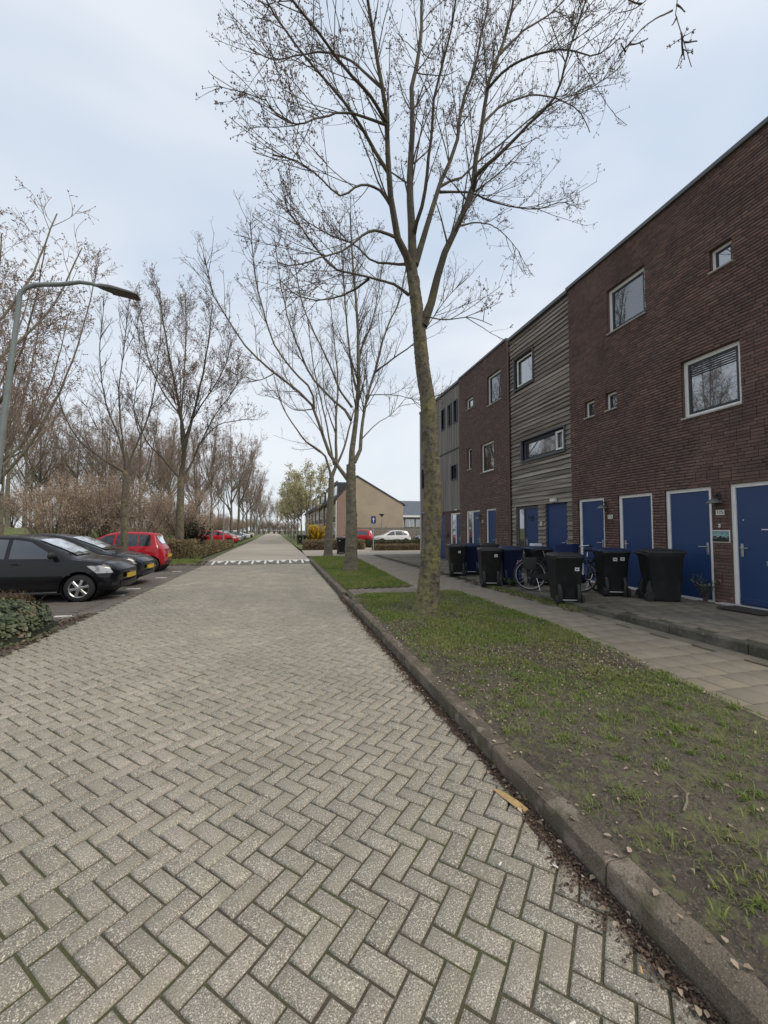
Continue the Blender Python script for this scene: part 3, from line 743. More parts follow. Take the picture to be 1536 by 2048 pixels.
for i, o in enumerate(winC): window(hC, offC, o, 8.0, curtain={0:((0,.3),(.75,1)),2:((0,.35),(.62,1))}.get(i))
door(hC, offC, dooC[0], 8.0, FRAMEW, 'far', sidelight=(15.80,)); door(hC, offC, dooC[1], 8.0, FRAMEW, 'far')

# --- end house: grey vertical planks over brick
D0, D1, XD = 16.98, 22.5, 8.08
winD = [(18.83,19.20,6.78,7.80),(18.04,18.39,6.78,7.80),(17.35,17.69,6.78,7.80),(17.42,18.02,4.05,4.70),(21.75,22.2,4.04,5.14),(21.75,22.2,6.5,7.7)]
dooD = [(17.12,18.26,.13,2.42),(18.95,19.75,.13,2.42)]
offD = (8.0, 19.7, .1)
hD = tag(empty('terraced_house', offD), 'end house of grey vertical planks above a brick ground floor, behind the nearest tree', 'house', 'terraced houses')
opsD = winD+dooD
wall_mesh(D0, D1, .1, 8.6, opsD, XD+.03).build('wall', MORTAR, hD, offD)
reveals(opsD, XD+.0, CASING, hD, offD, .15)
MB().box(8.26,16,D0+.01,D1,.1,8.58).build('core', ROOFF, hD, offD)
bricks(hD, offD, brick_rects(D0, D1, Z0, Z0+38*CH, [S(o) for o in dooD], 12), XD-.0, BRICKC, 13, 0)
y = D0+.01; rr = random.Random(5)
while y < D1-.05:
    w_ = .138
    for z0_, z1_ in ((2.52,5.44),(5.52,8.55)):
        for p, q in cut(z0_, z1_, [(o[2]-.03,o[3]+.03) for o in winD if o[0]-.03 < y+w_/2 < o[1]+.03]):
            dx = (0,.012)[int((y-D0)/w_) % 2]
            MB().cbox(XD-.02-dx, XD+.005-dx, y+.002, y+w_-.004, p, q, .003).build('plank', WOODV, hD, offD)
    y += w_
MB().box(XD-.05,XD+.02,D0+.005,D1,5.455,5.505).build('joint_strip', BLACKM, hD, offD)
rf = MB().box(8.1,16.1,D0+.025,D1,8.601,8.64).build('roof', ROOFF, hD, offD)
MB().cbox(7.98,8.25,D0+.025,D1+.05,8.56,8.68,.008).build('roof_edge', ZINC, rf, offD)
MB().box(XD-.07,XD+.1,D1-.09,D1+.02,.12,8.56).build('corner_board', mat('cream_board',(.5,.48,.42),.7), hD, offD)
for o in winD: window(hD, offD, o, XD-.02, 'grey')
door(hD, offD, dooD[0], XD-.02, FRAMEW, 'far', sidelight=(17.65,)); door(hD, offD, dooD[1], XD-.02, mat('blue_frame',(.020,.056,.165),.45), 'near', frame_w=.04)

# --- things fixed to the house fronts
def text(body, size, m, parent, loc, rot):
    cu = bpy.data.curves.new('digits', 'FONT'); cu.body = body; cu.size = size; cu.align_x = 'CENTER'; cu.align_y = 'CENTER'; cu.extrude = .0008; cu.materials.append(m)
    tmp = bpy.data.objects.new('digits_curve', cu); col.objects.link(tmp); dg = bpy.context.evaluated_depsgraph_get()
    me = bpy.data.meshes.new_from_object(tmp.evaluated_get(dg)); bpy.data.objects.remove(tmp)
    o = bpy.data.objects.new('digits', me); col.objects.link(o); o.parent = parent; o.location = loc; o.rotation_euler = rot
    return o
PLATE = mat('number_plate', (.72,.70,.64), .5); INK = mat('black_ink', (.02,.02,.02), .6)
def number(y, z, body, label, wy=.15, hz=.10, X=8.0):
    o = MB().cbox(-.010,0,-wy/2,wy/2,-hz/2,hz/2,.003).build('house_number_sign', PLATE, None, loc=(X-.004,y,z))
    text(body, hz*.82, INK, o, (-.0115,0,0), (R(90),0,R(-90)))
    return tag(o, label, 'sign', 'house number signs')
number(5.70, 1.93, '175', 'white house number 175 on the brick pillar')
number(8.29, 1.93, '173', 'white house number 173 between two blue doors')
number(11.11, 1.80, '171', 'small white plate between the doors of the boarded house', .12, .12, XB-.058)
number(14.85, 1.95, '169', 'small white number plate between the doors of the further brick house', .12, .10)
def dish_lamp(y, z, label):
    t = tag(empty('wall_lamp', (8.0,y,z)), label, 'lamp')
    MB().cbox(-.02,-.002,-.035,.035,.02,.14,.006).build('wall_plate', mat('old_bronze',(.05,.042,.032),.5,metal=.6), t)
    MB().tube([(-.02,0,.08),(-.07,0,.10),(-.11,0,.07),(-.12,0,.03)], .012, 8).build('arm', mat('old_bronze',(.05,.042,.032),.5), t, angle=40)
    MB().lathe([(.02,.03),(.05,.02),(.13,-.045),(.135,-.055),(.128,-.052),(.04,.005)], 20, 'z', (-.12,0,0)).build('shade', mat('lamp_shade_grey',(.16,.165,.16),.5,metal=.5), t, angle=50)
    return t
dish_lamp(5.72, 2.16, 'wall lamp with a flat grey dish shade above number 175')
dish_lamp(8.42, 2.20, 'dark wall lamp beside the blue door above number 173')
dish_lamp(15.02, 2.12, 'small dark wall lamp on the further brick house')
o = MB().cbox(-.012,0,-.018,.018,-.035,.035,.004).build('doorbell', PLATE, None, loc=(7.998,5.72,1.68)); tag(o, 'small white doorbell under the number 175', 'doorbell')
MB().lathe([(.008,-.016),(.008,-.012)], 10, 'x').build('button', INK, o)
o = MB().cbox(-.014,0,-.16,.16,-.115,.115,.004).build('wall_picture', PLATE, None, loc=(7.998,5.70,1.48)); tag(o, 'white framed landscape picture on the brick pillar beside the door', 'picture')
pm = bpy.data.materials.new('landscape_print'); pm.use_nodes = True
N, L = pm.node_tree.nodes, pm.node_tree.links; ge = N.new('ShaderNodeNewGeometry'); se = N.new('ShaderNodeSeparateXYZ'); L.new(ge.outputs['Position'], se.inputs[0])
t = N.new('ShaderNodeTexNoise'); t.inputs['Scale'].default_value = 16; L.new(ge.outputs['Position'], t.inputs['Vector'])
ma = N.new('ShaderNodeMath'); ma.operation = 'MULTIPLY_ADD'; ma.inputs[1].default_value = .22; L.new(t.outputs[0], ma.inputs[0]); L.new(se.outputs[2], ma.inputs[2])
mr_ = N.new('ShaderNodeMapRange'); mr_.inputs[1].default_value = 1.48; mr_.inputs[2].default_value = 1.70; L.new(ma.outputs[0], mr_.inputs[0])
rp = N.new('ShaderNodeValToRGB'); rp.color_ramp.elements[0].color = (.012,.018,.016,1); rp.color_ramp.elements[0].position = .42
rp.color_ramp.elements[1].color = (.25,.24,.30,1); e_ = rp.color_ramp.elements.new(.55); e_.color = (.40,.48,.48,1); e_ = rp.color_ramp.elements.new(.72); e_.color = (.09,.33,.30,1)
L.new(mr_.outputs[0], rp.inputs[0]); L.new(rp.outputs[0], N['Principled BSDF'].inputs['Base Color'])
MB().box(-.017,-.0145,-.145,.145,-.10,.10).build('print', pm, o)
o = MB().cbox(-.10,0,-.11,.11,-.05,.05,.01).build('door_light', PLATE, None, loc=(XB-.056,10.45,2.50)); tag(o, 'long white light fitting over the door of the boarded house', 'lamp')
MB().box(-.08,-.02,-.10,.10,-.056,-.0505).build('diffuser', FRAMEW, o)
o = MB().cbox(-.012,0,-.26,.26,-.09,.09,.004).build('street_name_sign', mat('sign_blue',(.03,.05,.28),.5), None, loc=(XD-.03,22.1,2.62)); tag(o, 'small blue street name sign on the planked end house', 'sign')
MB().box(-.0145,-.0125,-.22,.22,-.012,.02).build('lettering', PLATE, o)
o = MB().cbox(-.05,0,-.09,.09,-.14,.14,.01).build('letter_box', BLACKM, None, loc=(XD-.004,18.6,1.35)); tag(o, 'black letter box on the brown pier of the end house', 'letter box')
MB().box(-.054,-.051,-.07,.07,.06,.075).build('flap', STEEL, o)
o = MB().cbox(-.05,0,-.1,.1,-.03,.03,.01).build('door_light', PLATE, None, loc=(XD-.03,17.5,2.56)); tag(o, 'small white light over the door of the planked end house', 'lamp')
MB().cbox(-.45,.0,-.36,.36,0,.02,.006).build('doormat', mat('coir_mat',(.035,.03,.025),1,0,None or [(60,(.06,.05,.04),.5,.7,.7)],(120,.6,.006)), None, loc=(7.78,5.0,.252)); tag(bpy.data.objects['doormat'], 'dark doormat in front of the rightmost blue door', 'doormat')
# main limbs of the street trees nearest the camera: (base, [(radius at foot, radius at tip, path)])
TREES = {
 'T1': ((2.6,6.96,0.1),[
(0.205,0.1,[(-0.0,0.0,-0.03),(0.02,-0.02,0.31),(0.06,-0.05,0.86),(0.09,-0.12,2.05),(0.04,-0.15,2.96),(-0.01,-0.17,3.78),(-0.12,-0.18,4.42),(-0.2,-0.19,5.15),(-0.26,-0.2,5.7),(-0.34,-0.2,6.25)]),
(0.1,0.02,[(-0.33,-0.2,6.2),(-0.33,-0.21,6.92),(-0.36,-0.21,7.9),(-0.33,-0.14,8.42),(-0.29,-0.16,9.23),(-0.3,-0.14,9.86),(-0.14,-0.12,10.62),(-0.06,-0.07,11.77),(-0.01,-0.1,12.99)]),
(0.085,0.018,[(-0.33,-0.2,6.16),(-0.42,-0.29,6.36),(-0.65,-0.45,6.54),(-0.79,-0.53,7.05),(-0.89,-0.69,7.36),(-0.98,-0.86,8.18),(-1.1,-1.0,8.67),(-1.26,-1.11,9.28),(-1.37,-1.15,9.84),(-1.51,-1.3,10.49)]),
(0.04,0.012,[(-0.89,-0.71,7.48),(-1.07,-0.77,7.64),(-1.39,-0.84,8.01),(-1.59,-1.0,8.09),(-1.96,-1.04,8.41),(-2.32,-1.06,8.7),(-2.62,-1.12,8.97),(-2.86,-1.19,9.19),(-2.98,-1.3,9.38)]),
(0.035,0.012,[(-0.98,-0.87,8.21),(-1.37,-1.31,8.09),(-1.81,-1.63,8.02),(-2.18,-2.02,7.9),(-2.54,-2.43,7.69),(-2.72,-2.9,7.31)]),
(0.07,0.015,[(-0.28,-0.22,6.34),(-0.09,-0.12,6.88),(0.12,-0.08,7.61),(0.34,0.11,8.24),(0.72,0.13,9.21),(0.89,0.18,10.19),(1.21,0.2,11.15),(1.55,0.28,12.82),(1.7,0.32,14.07)]),
(0.045,0.012,[(-0.3,-0.22,6.91),(-0.33,-0.36,6.93),(-0.23,-0.62,7.4),(-0.21,-0.9,8.16),(-0.25,-1.12,8.56),(-0.1,-1.37,9.29),(-0.07,-1.61,9.67),(-0.08,-1.86,10.04)]),
(0.095,0.016,[(-0.13,-0.21,5.24),(-0.09,-0.28,5.4),(0.03,-0.29,5.7),(0.2,-0.5,6.52),(0.41,-0.6,6.92),(0.65,-0.64,7.56),(0.68,-0.75,8.06),(0.79,-0.8,8.71),(0.83,-0.87,9.28),(1.05,-1.01,9.92),(1.29,-1.06,10.9),(1.33,-1.22,11.52)]),
(0.045,0.01,[(0.67,-0.66,7.6),(0.64,-0.88,7.68),(0.9,-1.21,7.82),(1.3,-1.5,8.18),(1.51,-1.82,8.32),(1.59,-2.08,8.89),(1.7,-2.3,9.35),(1.58,-2.55,9.42)]),
(0.03,0.008,[(0.34,0.11,8.24),(0.6,0.23,8.53),(1.02,0.35,8.86),(1.36,0.33,9.25),(1.96,0.34,9.85),(2.91,0.27,10.77),(3.94,0.23,11.43),(4.67,0.19,11.96),(5.06,0.22,12.47)]),
(0.028,0.007,[(0.34,0.07,8.11),(0.8,0.13,8.27),(1.16,0.22,8.37),(1.8,0.29,8.35),(2.58,0.25,8.38),(3.19,0.36,8.71),(3.74,0.44,8.97)]),
(0.032,0.008,[(-0.69,-0.45,6.61),(-1.02,-0.56,6.58),(-1.28,-0.77,6.37),(-1.69,-0.88,5.91),(-2.08,-1.13,5.55),(-2.45,-1.25,5.29),(-2.69,-1.36,5.22)]),
(0.03,0.008,[(-0.41,-0.26,6.31),(-0.68,0.04,6.47),(-0.96,0.26,6.63),(-1.26,0.59,7.12),(-1.71,0.86,7.43),(-2.19,1.19,7.91),(-2.54,1.4,8.38)]),
(0.034,0.008,[(-0.38,-0.17,5.79),(-0.67,-0.25,5.89),(-1.03,-0.24,5.95),(-1.45,-0.28,5.95),(-1.81,-0.27,6.01),(-2.13,-0.24,6.4),(-2.37,-0.38,6.57),(-2.56,-0.49,6.7)]),
(0.026,0.007,[(-1.15,-0.25,5.92),(-1.31,-0.04,5.87),(-1.55,0.25,5.85),(-1.98,0.65,5.93),(-2.38,0.91,6.14),(-2.67,1.17,6.54)]),
(0.028,0.007,[(-0.97,-0.86,8.18),(-1.39,-1.08,7.97),(-1.72,-1.16,7.88),(-2.12,-1.39,7.45),(-2.48,-1.59,7.04),(-2.75,-1.82,6.92),(-2.85,-2.07,6.8)]),
(0.03,0.008,[(-1.05,-0.99,8.62),(-1.29,-0.78,9.04),(-1.54,-0.48,9.6),(-1.94,-0.25,9.89),(-2.36,0.05,10.07),(-2.85,0.43,10.28),(-3.28,0.69,10.7)]),
(0.03,0.008,[(-0.79,-0.53,7.05),(-1.05,-0.67,7.21),(-1.44,-0.93,6.99),(-1.77,-1.03,6.66),(-2.17,-1.17,6.81),(-2.47,-1.39,6.73),(-2.77,-1.49,6.63)]),
(0.03,0.008,[(0.79,-0.8,8.71),(1.27,-0.62,9.37),(1.98,-0.51,9.93),(2.78,-0.37,10.21),(3.38,-0.23,10.25),(3.86,0.03,10.2)]),
(0.028,0.007,[(0.83,-0.87,9.28),(1.0,-1.23,9.3),(1.37,-1.53,9.33),(1.66,-1.88,9.08),(1.89,-2.23,8.63),(1.99,-2.59,8.49)]),
(0.028,0.007,[(1.05,-1.0,9.89),(1.59,-0.95,10.58),(2.28,-0.9,11.26),(2.9,-0.85,12.17)]),
(0.02,0.006,[(0.41,-0.6,6.92),(0.98,-0.33,7.31),(1.63,0.04,7.56),(2.23,0.27,7.36)]),
(0.018,0.005,[(-0.11,-0.27,5.38),(0.11,-0.68,5.13),(0.44,-0.96,5.07),(0.63,-1.35,4.76)]),
 ]),
 'T2': ((2.49,14.37,0.1),[
(0.245,0.16,[(-0.0,0.0,-0.05),(-0.01,-0.02,0.42),(-0.02,-0.07,1.68),(-0.06,-0.14,3.31),(-0.06,-0.16,3.86)]),
(0.155,0.03,[(-0.04,-0.16,3.76),(0.02,-0.12,4.59),(0.09,-0.21,5.51),(0.17,-0.18,6.43),(0.19,-0.21,7.18),(0.19,-0.21,8.3),(0.09,-0.22,9.95),(-0.07,-0.26,11.79),(-0.16,-0.31,13.16)]),
(0.1,0.025,[(0.05,-0.17,3.94),(0.31,-0.15,4.6),(0.41,0.02,5.59),(0.65,0.06,6.76),(0.89,0.12,7.49),(1.22,0.06,8.83),(1.58,0.12,9.77),(1.86,0.19,10.33),(2.15,0.19,11.69)]),
(0.1,0.02,[(-0.13,-0.12,3.27),(-0.34,-0.19,3.52),(-0.92,-0.27,4.35),(-1.41,-0.35,5.74),(-1.83,-0.41,6.21),(-2.75,-0.42,6.86),(-3.59,-0.31,7.6),(-4.23,-0.33,8.48),(-4.63,-0.52,8.99),(-4.87,-0.53,9.72),(-5.0,-0.69,10.34)]),
(0.055,0.018,[(-1.41,-0.35,5.74),(-1.54,-0.56,6.35),(-2.25,-0.71,7.0),(-2.75,-0.74,7.69),(-3.09,-1.02,8.52),(-3.38,-1.13,9.67),(-3.55,-1.43,11.26)]),
(0.07,0.02,[(-0.07,-0.17,5.49),(-0.08,-0.03,5.71),(-0.6,0.29,6.27),(-1.4,0.7,7.26),(-1.95,0.98,8.57),(-2.35,1.24,9.83),(-2.63,1.47,11.32),(-2.89,1.56,13.17)]),
(0.055,0.02,[(-0.03,-0.16,5.96),(-0.52,-0.37,6.5),(-0.96,-0.43,7.52),(-1.62,-0.68,8.64),(-1.95,-0.77,9.51),(-2.14,-1.11,10.48)]),
(0.06,0.02,[(0.13,-0.17,6.61),(-0.03,-0.21,7.23),(-0.16,-0.31,7.92),(-0.35,-0.43,9.77),(-0.53,-0.61,11.83),(-0.61,-0.67,12.5)]),
(0.05,0.015,[(0.18,-0.2,7.35),(0.4,0.12,8.45),(0.87,0.46,9.66),(1.23,0.71,11.47),(1.43,1.12,13.02)]),
(0.05,0.012,[(0.89,0.11,7.45),(1.36,-0.3,7.77),(2.01,-0.83,8.17),(2.39,-1.26,8.6),(2.93,-1.81,9.46),(3.46,-2.28,9.97)]),
(0.03,0.008,[(0.59,0.06,6.54),(1.48,-0.57,6.41),(2.22,-1.17,6.09),(2.77,-1.68,6.15)]),
(0.03,0.01,[(-1.41,-0.35,5.74),(-2.05,0.24,5.83),(-2.58,0.71,6.3),(-3.13,1.28,6.63)]),
(0.035,0.01,[(0.31,-0.11,4.79),(0.9,0.15,5.45),(1.54,0.35,5.93),(2.1,0.53,6.52)]),
(0.03,0.01,[(-2.75,-0.42,6.86),(-3.22,-0.7,6.47),(-3.58,-1.07,6.38),(-3.91,-1.55,6.48)]),
 ]),
 'T3': ((2.59,22.5,0.1),[
(0.24,0.15,[(0.0,0.0,-0.06),(0.01,-0.09,1.78),(0.1,-0.19,3.59),(0.09,-0.23,4.4)]),
(0.09,0.02,[(0.09,-0.22,4.35),(-0.22,-0.4,5.54),(-0.83,-0.49,6.02),(-1.37,-0.53,6.37),(-2.18,-0.63,7.44),(-2.71,-0.76,8.42),(-3.03,-0.91,9.68)]),
(0.12,0.02,[(0.09,-0.22,4.35),(0.37,-0.18,5.18),(0.34,-0.31,7.7),(0.44,-0.33,9.67),(0.21,-0.24,12.28),(-0.02,-0.16,14.62)]),
(0.09,0.02,[(0.2,-0.2,4.72),(0.88,-0.14,6.32),(1.32,-0.04,8.11),(1.93,0.1,9.67),(2.25,0.2,12.13)]),
(0.07,0.02,[(0.26,-0.17,5.15),(-0.16,-0.59,7.01),(-0.61,-0.84,8.84),(-1.06,-1.28,10.55),(-1.36,-1.67,12.49)]),
(0.05,0.015,[(0.35,-0.27,6.83),(-0.22,0.34,8.97),(-0.33,0.75,10.88),(-0.45,1.22,13.5)]),
 ]),
 'TL1': ((-5.3,15.8,0),[
(0.125,0.1,[(0.02,-0.0,-0.1),(0.03,-0.05,0.91),(0.04,-0.13,2.64),(0.07,-0.18,3.42),(0.05,-0.18,3.66)]),
(0.06,0.012,[(0.03,-0.18,3.6),(-0.3,-0.32,3.82),(-0.73,-0.32,4.11),(-1.27,-0.47,4.61),(-1.65,-0.59,5.41),(-1.82,-0.73,6.27),(-1.85,-0.94,6.72)]),
(0.055,0.012,[(0.05,-0.18,3.6),(-0.01,-0.07,3.99),(-0.26,0.1,4.8),(-0.79,0.26,6.11),(-1.0,0.25,7.73),(-1.01,0.34,8.96),(-1.0,0.42,9.96)]),
(0.05,0.012,[(0.07,-0.19,3.68),(-0.03,-0.31,4.7),(-0.15,-0.41,6.27),(0.06,-0.66,7.77),(0.21,-0.88,8.67),(0.3,-1.01,9.34)]),
(0.06,0.012,[(0.1,-0.19,3.6),(0.11,-0.02,4.01),(0.44,-0.05,4.93),(0.73,0.03,5.96),(0.92,0.08,7.87),(0.96,0.12,9.1),(0.83,0.27,10.11)]),
(0.03,0.008,[(0.44,-0.05,4.93),(0.3,-0.31,5.77),(0.51,-0.72,6.71),(0.65,-0.99,7.64),(0.59,-1.34,8.48)]),
(0.022,0.006,[(0.73,0.03,5.96),(1.09,0.38,6.41),(1.39,0.61,7.09),(1.41,1.06,7.84)]),
(0.02,0.006,[(-0.03,-0.28,4.53),(-0.66,0.16,4.86),(-1.19,0.51,5.36),(-1.66,0.82,6.33)]),
 ]),
 'TL2': ((-5.6,24.9,0.05),[
(0.24,0.17,[(0.01,0.0,-0.09),(0.05,-0.08,1.55),(0.08,-0.18,3.53),(0.07,-0.23,4.6)]),
(0.16,0.03,[(0.07,-0.23,4.52),(0.19,-0.27,5.51),(0.19,-0.17,6.7),(-0.14,-0.16,8.79),(-0.7,-0.02,11.43),(-1.11,-0.0,13.59),(-1.35,0.04,15.49)]),
(0.13,0.03,[(0.14,-0.25,4.94),(0.46,-0.7,6.58),(0.73,-0.98,7.56),(1.35,-1.58,9.97),(1.65,-1.9,11.7),(1.92,-2.37,13.59)]),
(0.07,0.02,[(-0.04,-0.2,4.52),(-0.98,-0.24,5.69),(-1.61,-0.37,6.39),(-2.09,-0.5,7.58),(-2.35,-0.79,8.86)]),
(0.08,0.02,[(0.15,-0.25,4.52),(0.67,-0.22,5.4),(1.05,-0.09,6.57),(2.02,-0.26,7.64),(2.92,-0.23,7.94),(3.76,-0.28,8.11)]),
(0.08,0.02,[(0.16,-0.22,6.09),(-0.07,0.19,7.91),(-0.03,0.49,10.67),(-0.06,0.81,13.85),(-0.27,1.33,16.28)]),
(0.07,0.02,[(0.19,-0.17,6.68),(0.87,-0.83,7.98),(2.01,-1.66,9.5),(2.72,-2.36,10.68),(2.94,-2.92,11.81)]),
(0.06,0.02,[(-0.05,-0.16,8.11),(-0.97,0.33,9.35),(-1.96,0.9,11.24),(-2.43,1.27,13.16),(-2.8,1.63,15.14)]),
(0.05,0.02,[(1.05,-0.09,6.57),(1.86,-0.47,8.16),(2.7,-0.91,9.25),(3.39,-1.27,10.34)]),
 ]),
}
# ---------------------------------------------------------------- trees
def resample(path, n):
    p = np.array(path, float)
    if len(p) > 2:      # smooth through the points
        t = np.arange(len(p)); tt = np.linspace(0, len(p)-1, (len(p)-1)*6+1); out = []
        for u in tt:
            i = min(int(u), len(p)-2); f = u-i
            p0, p1, p2, p3 = p[max(i-1,0)], p[i], p[i+1], p[min(i+2,len(p)-1)]
            out.append(.5*((2*p1)+(-p0+p2)*f+(2*p0-5*p1+4*p2-p3)*f*f+(-p0+3*p1-3*p2+p3)*f**3))
        p = np.array(out)
    d = np.r_[0, np.cumsum(np.linalg.norm(np.diff(p, axis=0), axis=1))]
    s = np.linspace(0, d[-1], n)
    return np.stack([np.interp(s, d, p[:,k]) for k in range(3)], 1), d[-1]

def tubes(P, Rr, k):
    """P (N,n,3), Rr (N,n) -> verts, quads for N open tubes"""
    N, n = Rr.shape
    T = np.empty_like(P); T[:,1:-1] = P[:,2:]-P[:,:-2]; T[:,0] = P[:,1]-P[:,0]; T[:,-1] = P[:,-1]-P[:,-2]
    T /= np.linalg.norm(T, axis=2, keepdims=True)+1e-9
    ref = np.array([.36,.85,.13]); ref /= np.linalg.norm(ref)
    U = np.cross(T, ref); U /= np.linalg.norm(U, axis=2, keepdims=True)+1e-9
    W = np.cross(T, U)
    a = 2*math.pi*np.arange(k)/k
    V = P[:,:,None,:] + (U[:,:,None,:]*np.cos(a)[None,None,:,None] + W[:,:,None,:]*np.sin(a)[None,None,:,None])*Rr[:,:,None,None]
    i = np.arange(n-1)[:,None]*k; j = np.arange(k)[None]
    F = np.stack([i+j, i+(j+1) % k, i+k+(j+1) % k, i+k+j], -1).reshape(-1,4)
    F = (F[None]+(np.arange(N)*n*k)[:,None,None]).reshape(-1,4)
    return V.reshape(-1,3), F

def sprout(rg, P, Rr, L, per_m, ln, ang, up, n, rf, rmin, tmin=.15, wig=.25, taper=.55):
    """side branches of a set of branches"""
    N, m = Rr.shape
    cnt = rg.poisson(L*per_m*(1-tmin)); idx = np.repeat(np.arange(N), cnt); K = len(idx)
    if K == 0: return None
    t = tmin+(1-tmin)*rg.random(K)**.85*.99; s = t*(m-1); i = np.minimum(s.astype(int), m-2); f = (s-i)[:,None]
    A, B = P[idx,i], P[idx,i+1]; pos = A*(1-f)+B*f; r = (Rr[idx,i]*(1-f[:,0])+Rr[idx,i+1]*f[:,0])
    tan = B-A; tan /= np.linalg.norm(tan, axis=1, keepdims=True)+1e-9
    q = rg.normal(size=(K,3)); q -= tan*np.sum(q*tan,1,keepdims=True); q /= np.linalg.norm(q,axis=1,keepdims=True)+1e-9
    an = rg.normal(ang, .18, K)[:,None]
    d = tan*np.cos(an)+q*np.sin(an); d[:,2] += up*.5; d /= np.linalg.norm(d,axis=1,keepdims=True)
    le = ln*rg.uniform(.45,1.25,K)*(1-taper*t)
    C = np.empty((K,n,3)); C[:,0] = pos
    for k in range(1, n):
        d = d+rg.normal(0, wig/n*2, (K,3)); d[:,2] += up/n; d /= np.linalg.norm(d,axis=1,keepdims=True)
        C[:,k] = C[:,k-1]+d*(le/(n-1))[:,None]
    r0 = np.maximum(np.minimum(r*rf, r*.9), rmin); rad = r0[:,None]*np.linspace(1,.35,n)[None]
    return C, np.maximum(rad, rmin*.55), le

_OCT = np.array([(0,0,-1),(.6,0,0),(-.3,.52,0),(-.3,-.52,0),(0,0,1.)])
_OCF = np.array([(0,2,1),(0,3,2),(0,1,3),(4,1,2),(4,2,3),(4,3,1)])
def buds_mesh(rg, pts, dirs, size, m, per=3, spread=1.2):
    K = len(pts); c = np.repeat(pts, per, 0); D = np.repeat(dirs, per, 0)
    D = D+rg.normal(0,.8,D.shape); D /= np.linalg.norm(D,axis=1,keepdims=True)+1e-9
    s = size*rg.uniform(.5,1.3,len(c)); c = c+D*(s*spread)[:,None]
    q = np.cross(D, rg.normal(size=D.shape)); q /= np.linalg.norm(q,axis=1,keepdims=True)+1e-9; w_ = np.cross(D, q)
    V = c[:,None]+(_OCT[None,:,0:1]*q[:,None]+_OCT[None,:,1:2]*w_[:,None]+_OCT[None,:,2:3]*D[:,None])*s[:,None,None]
    F = _OCF[None]+(np.arange(len(c))*5)[:,None,None]
    return np_mesh('buds', V.reshape(-1,3), F.reshape(-1,3), m)

def trunk_mesh(path, r0, r1, rg, k=18, step=.05, knots=0, flare=.35):
    p, L = resample(path, 8); n = max(8, int(L/step)); p, L = resample(path, n)
    t = np.linspace(0,1,n); rad = r0+(r1-r0)*t**.8; s = t*L
    rad = rad*(1+flare*np.exp(-s/.16))
    V, F = tubes(p[None], rad[None], k)
    V = V.reshape(n,k,3); c = p[:,None,:]; o = V-c
    a = np.arange(k)/k*6.28
    m_ = 1+.05*np.sin(3*a[None]+s[:,None]*.7)+.035*np.sin(5*a[None]+s[:,None]*2.1)+.035*rg.normal(size=(n,k))*np.ones((n,1))
    m_ += .10*np.exp(-s[:,None]/.2)*np.sin(5*a[None]+1)
    for _ in range(knots):
        sk, ak, h = rg.uniform(.08,.98)*L, rg.uniform(0,6.28), rg.uniform(.10,.30)
        da = np.angle(np.exp(1j*(a-ak)))
        e = np.exp(-((s[:,None]-sk)/rg.uniform(.04,.09))**2-(da[None]/.35)**2); m_ += h*e
        e2 = np.exp(-((s[:,None]-sk)/.03)**2-(da[None]/.16)**2); m_ -= h*.9*e2
    V = c+o*m_[:,:,None]
    return V.reshape(-1,3), F

BARK1 = mat('lichen_bark', (.155,.128,.09), .95, 0, [(2.2,(.225,.205,.075),.49,.62,.75),(9,(.085,.07,.053),.50,.62,.85),(28,(.26,.24,.18),.60,.70,.6),(16,(.045,.038,.03),.56,.66,.7)], (30,.9,.02))
BARK2 = mat('grey_bark', (.185,.16,.12), .95, 0, [(5,(.10,.086,.066),.48,.62,.8),(22,(.21,.20,.16),.58,.70,.6),(3,(.16,.15,.07),.52,.66,.6)], (30,.9,.02), stretch=(1,1,1.6))
LIMB = mat('limb_bark', (.10,.084,.064), .95, 0, [(4,(.16,.145,.07),.5,.64,.6),(12,(.075,.062,.048),.5,.64,.8)], (30,.8,.015))
BRANCH = mat('branch_bark', (.066,.056,.042), .95, .15, [(6,(.10,.092,.05),.5,.65,.6)], (30,.5,.01))
TWIG = mat('dark_twig', (.095,.077,.06), .95, .2)
BUD = mat('maple_bud', (.26,.20,.17), .9, .4, hue=(.30,.19,.175))
BUDR = mat('red_bud', (.32,.20,.165), .9, .35, hue=(.33,.24,.195))
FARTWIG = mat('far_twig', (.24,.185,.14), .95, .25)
MIDTWIG = mat('mid_twig', (.115,.088,.066), .95, .2)

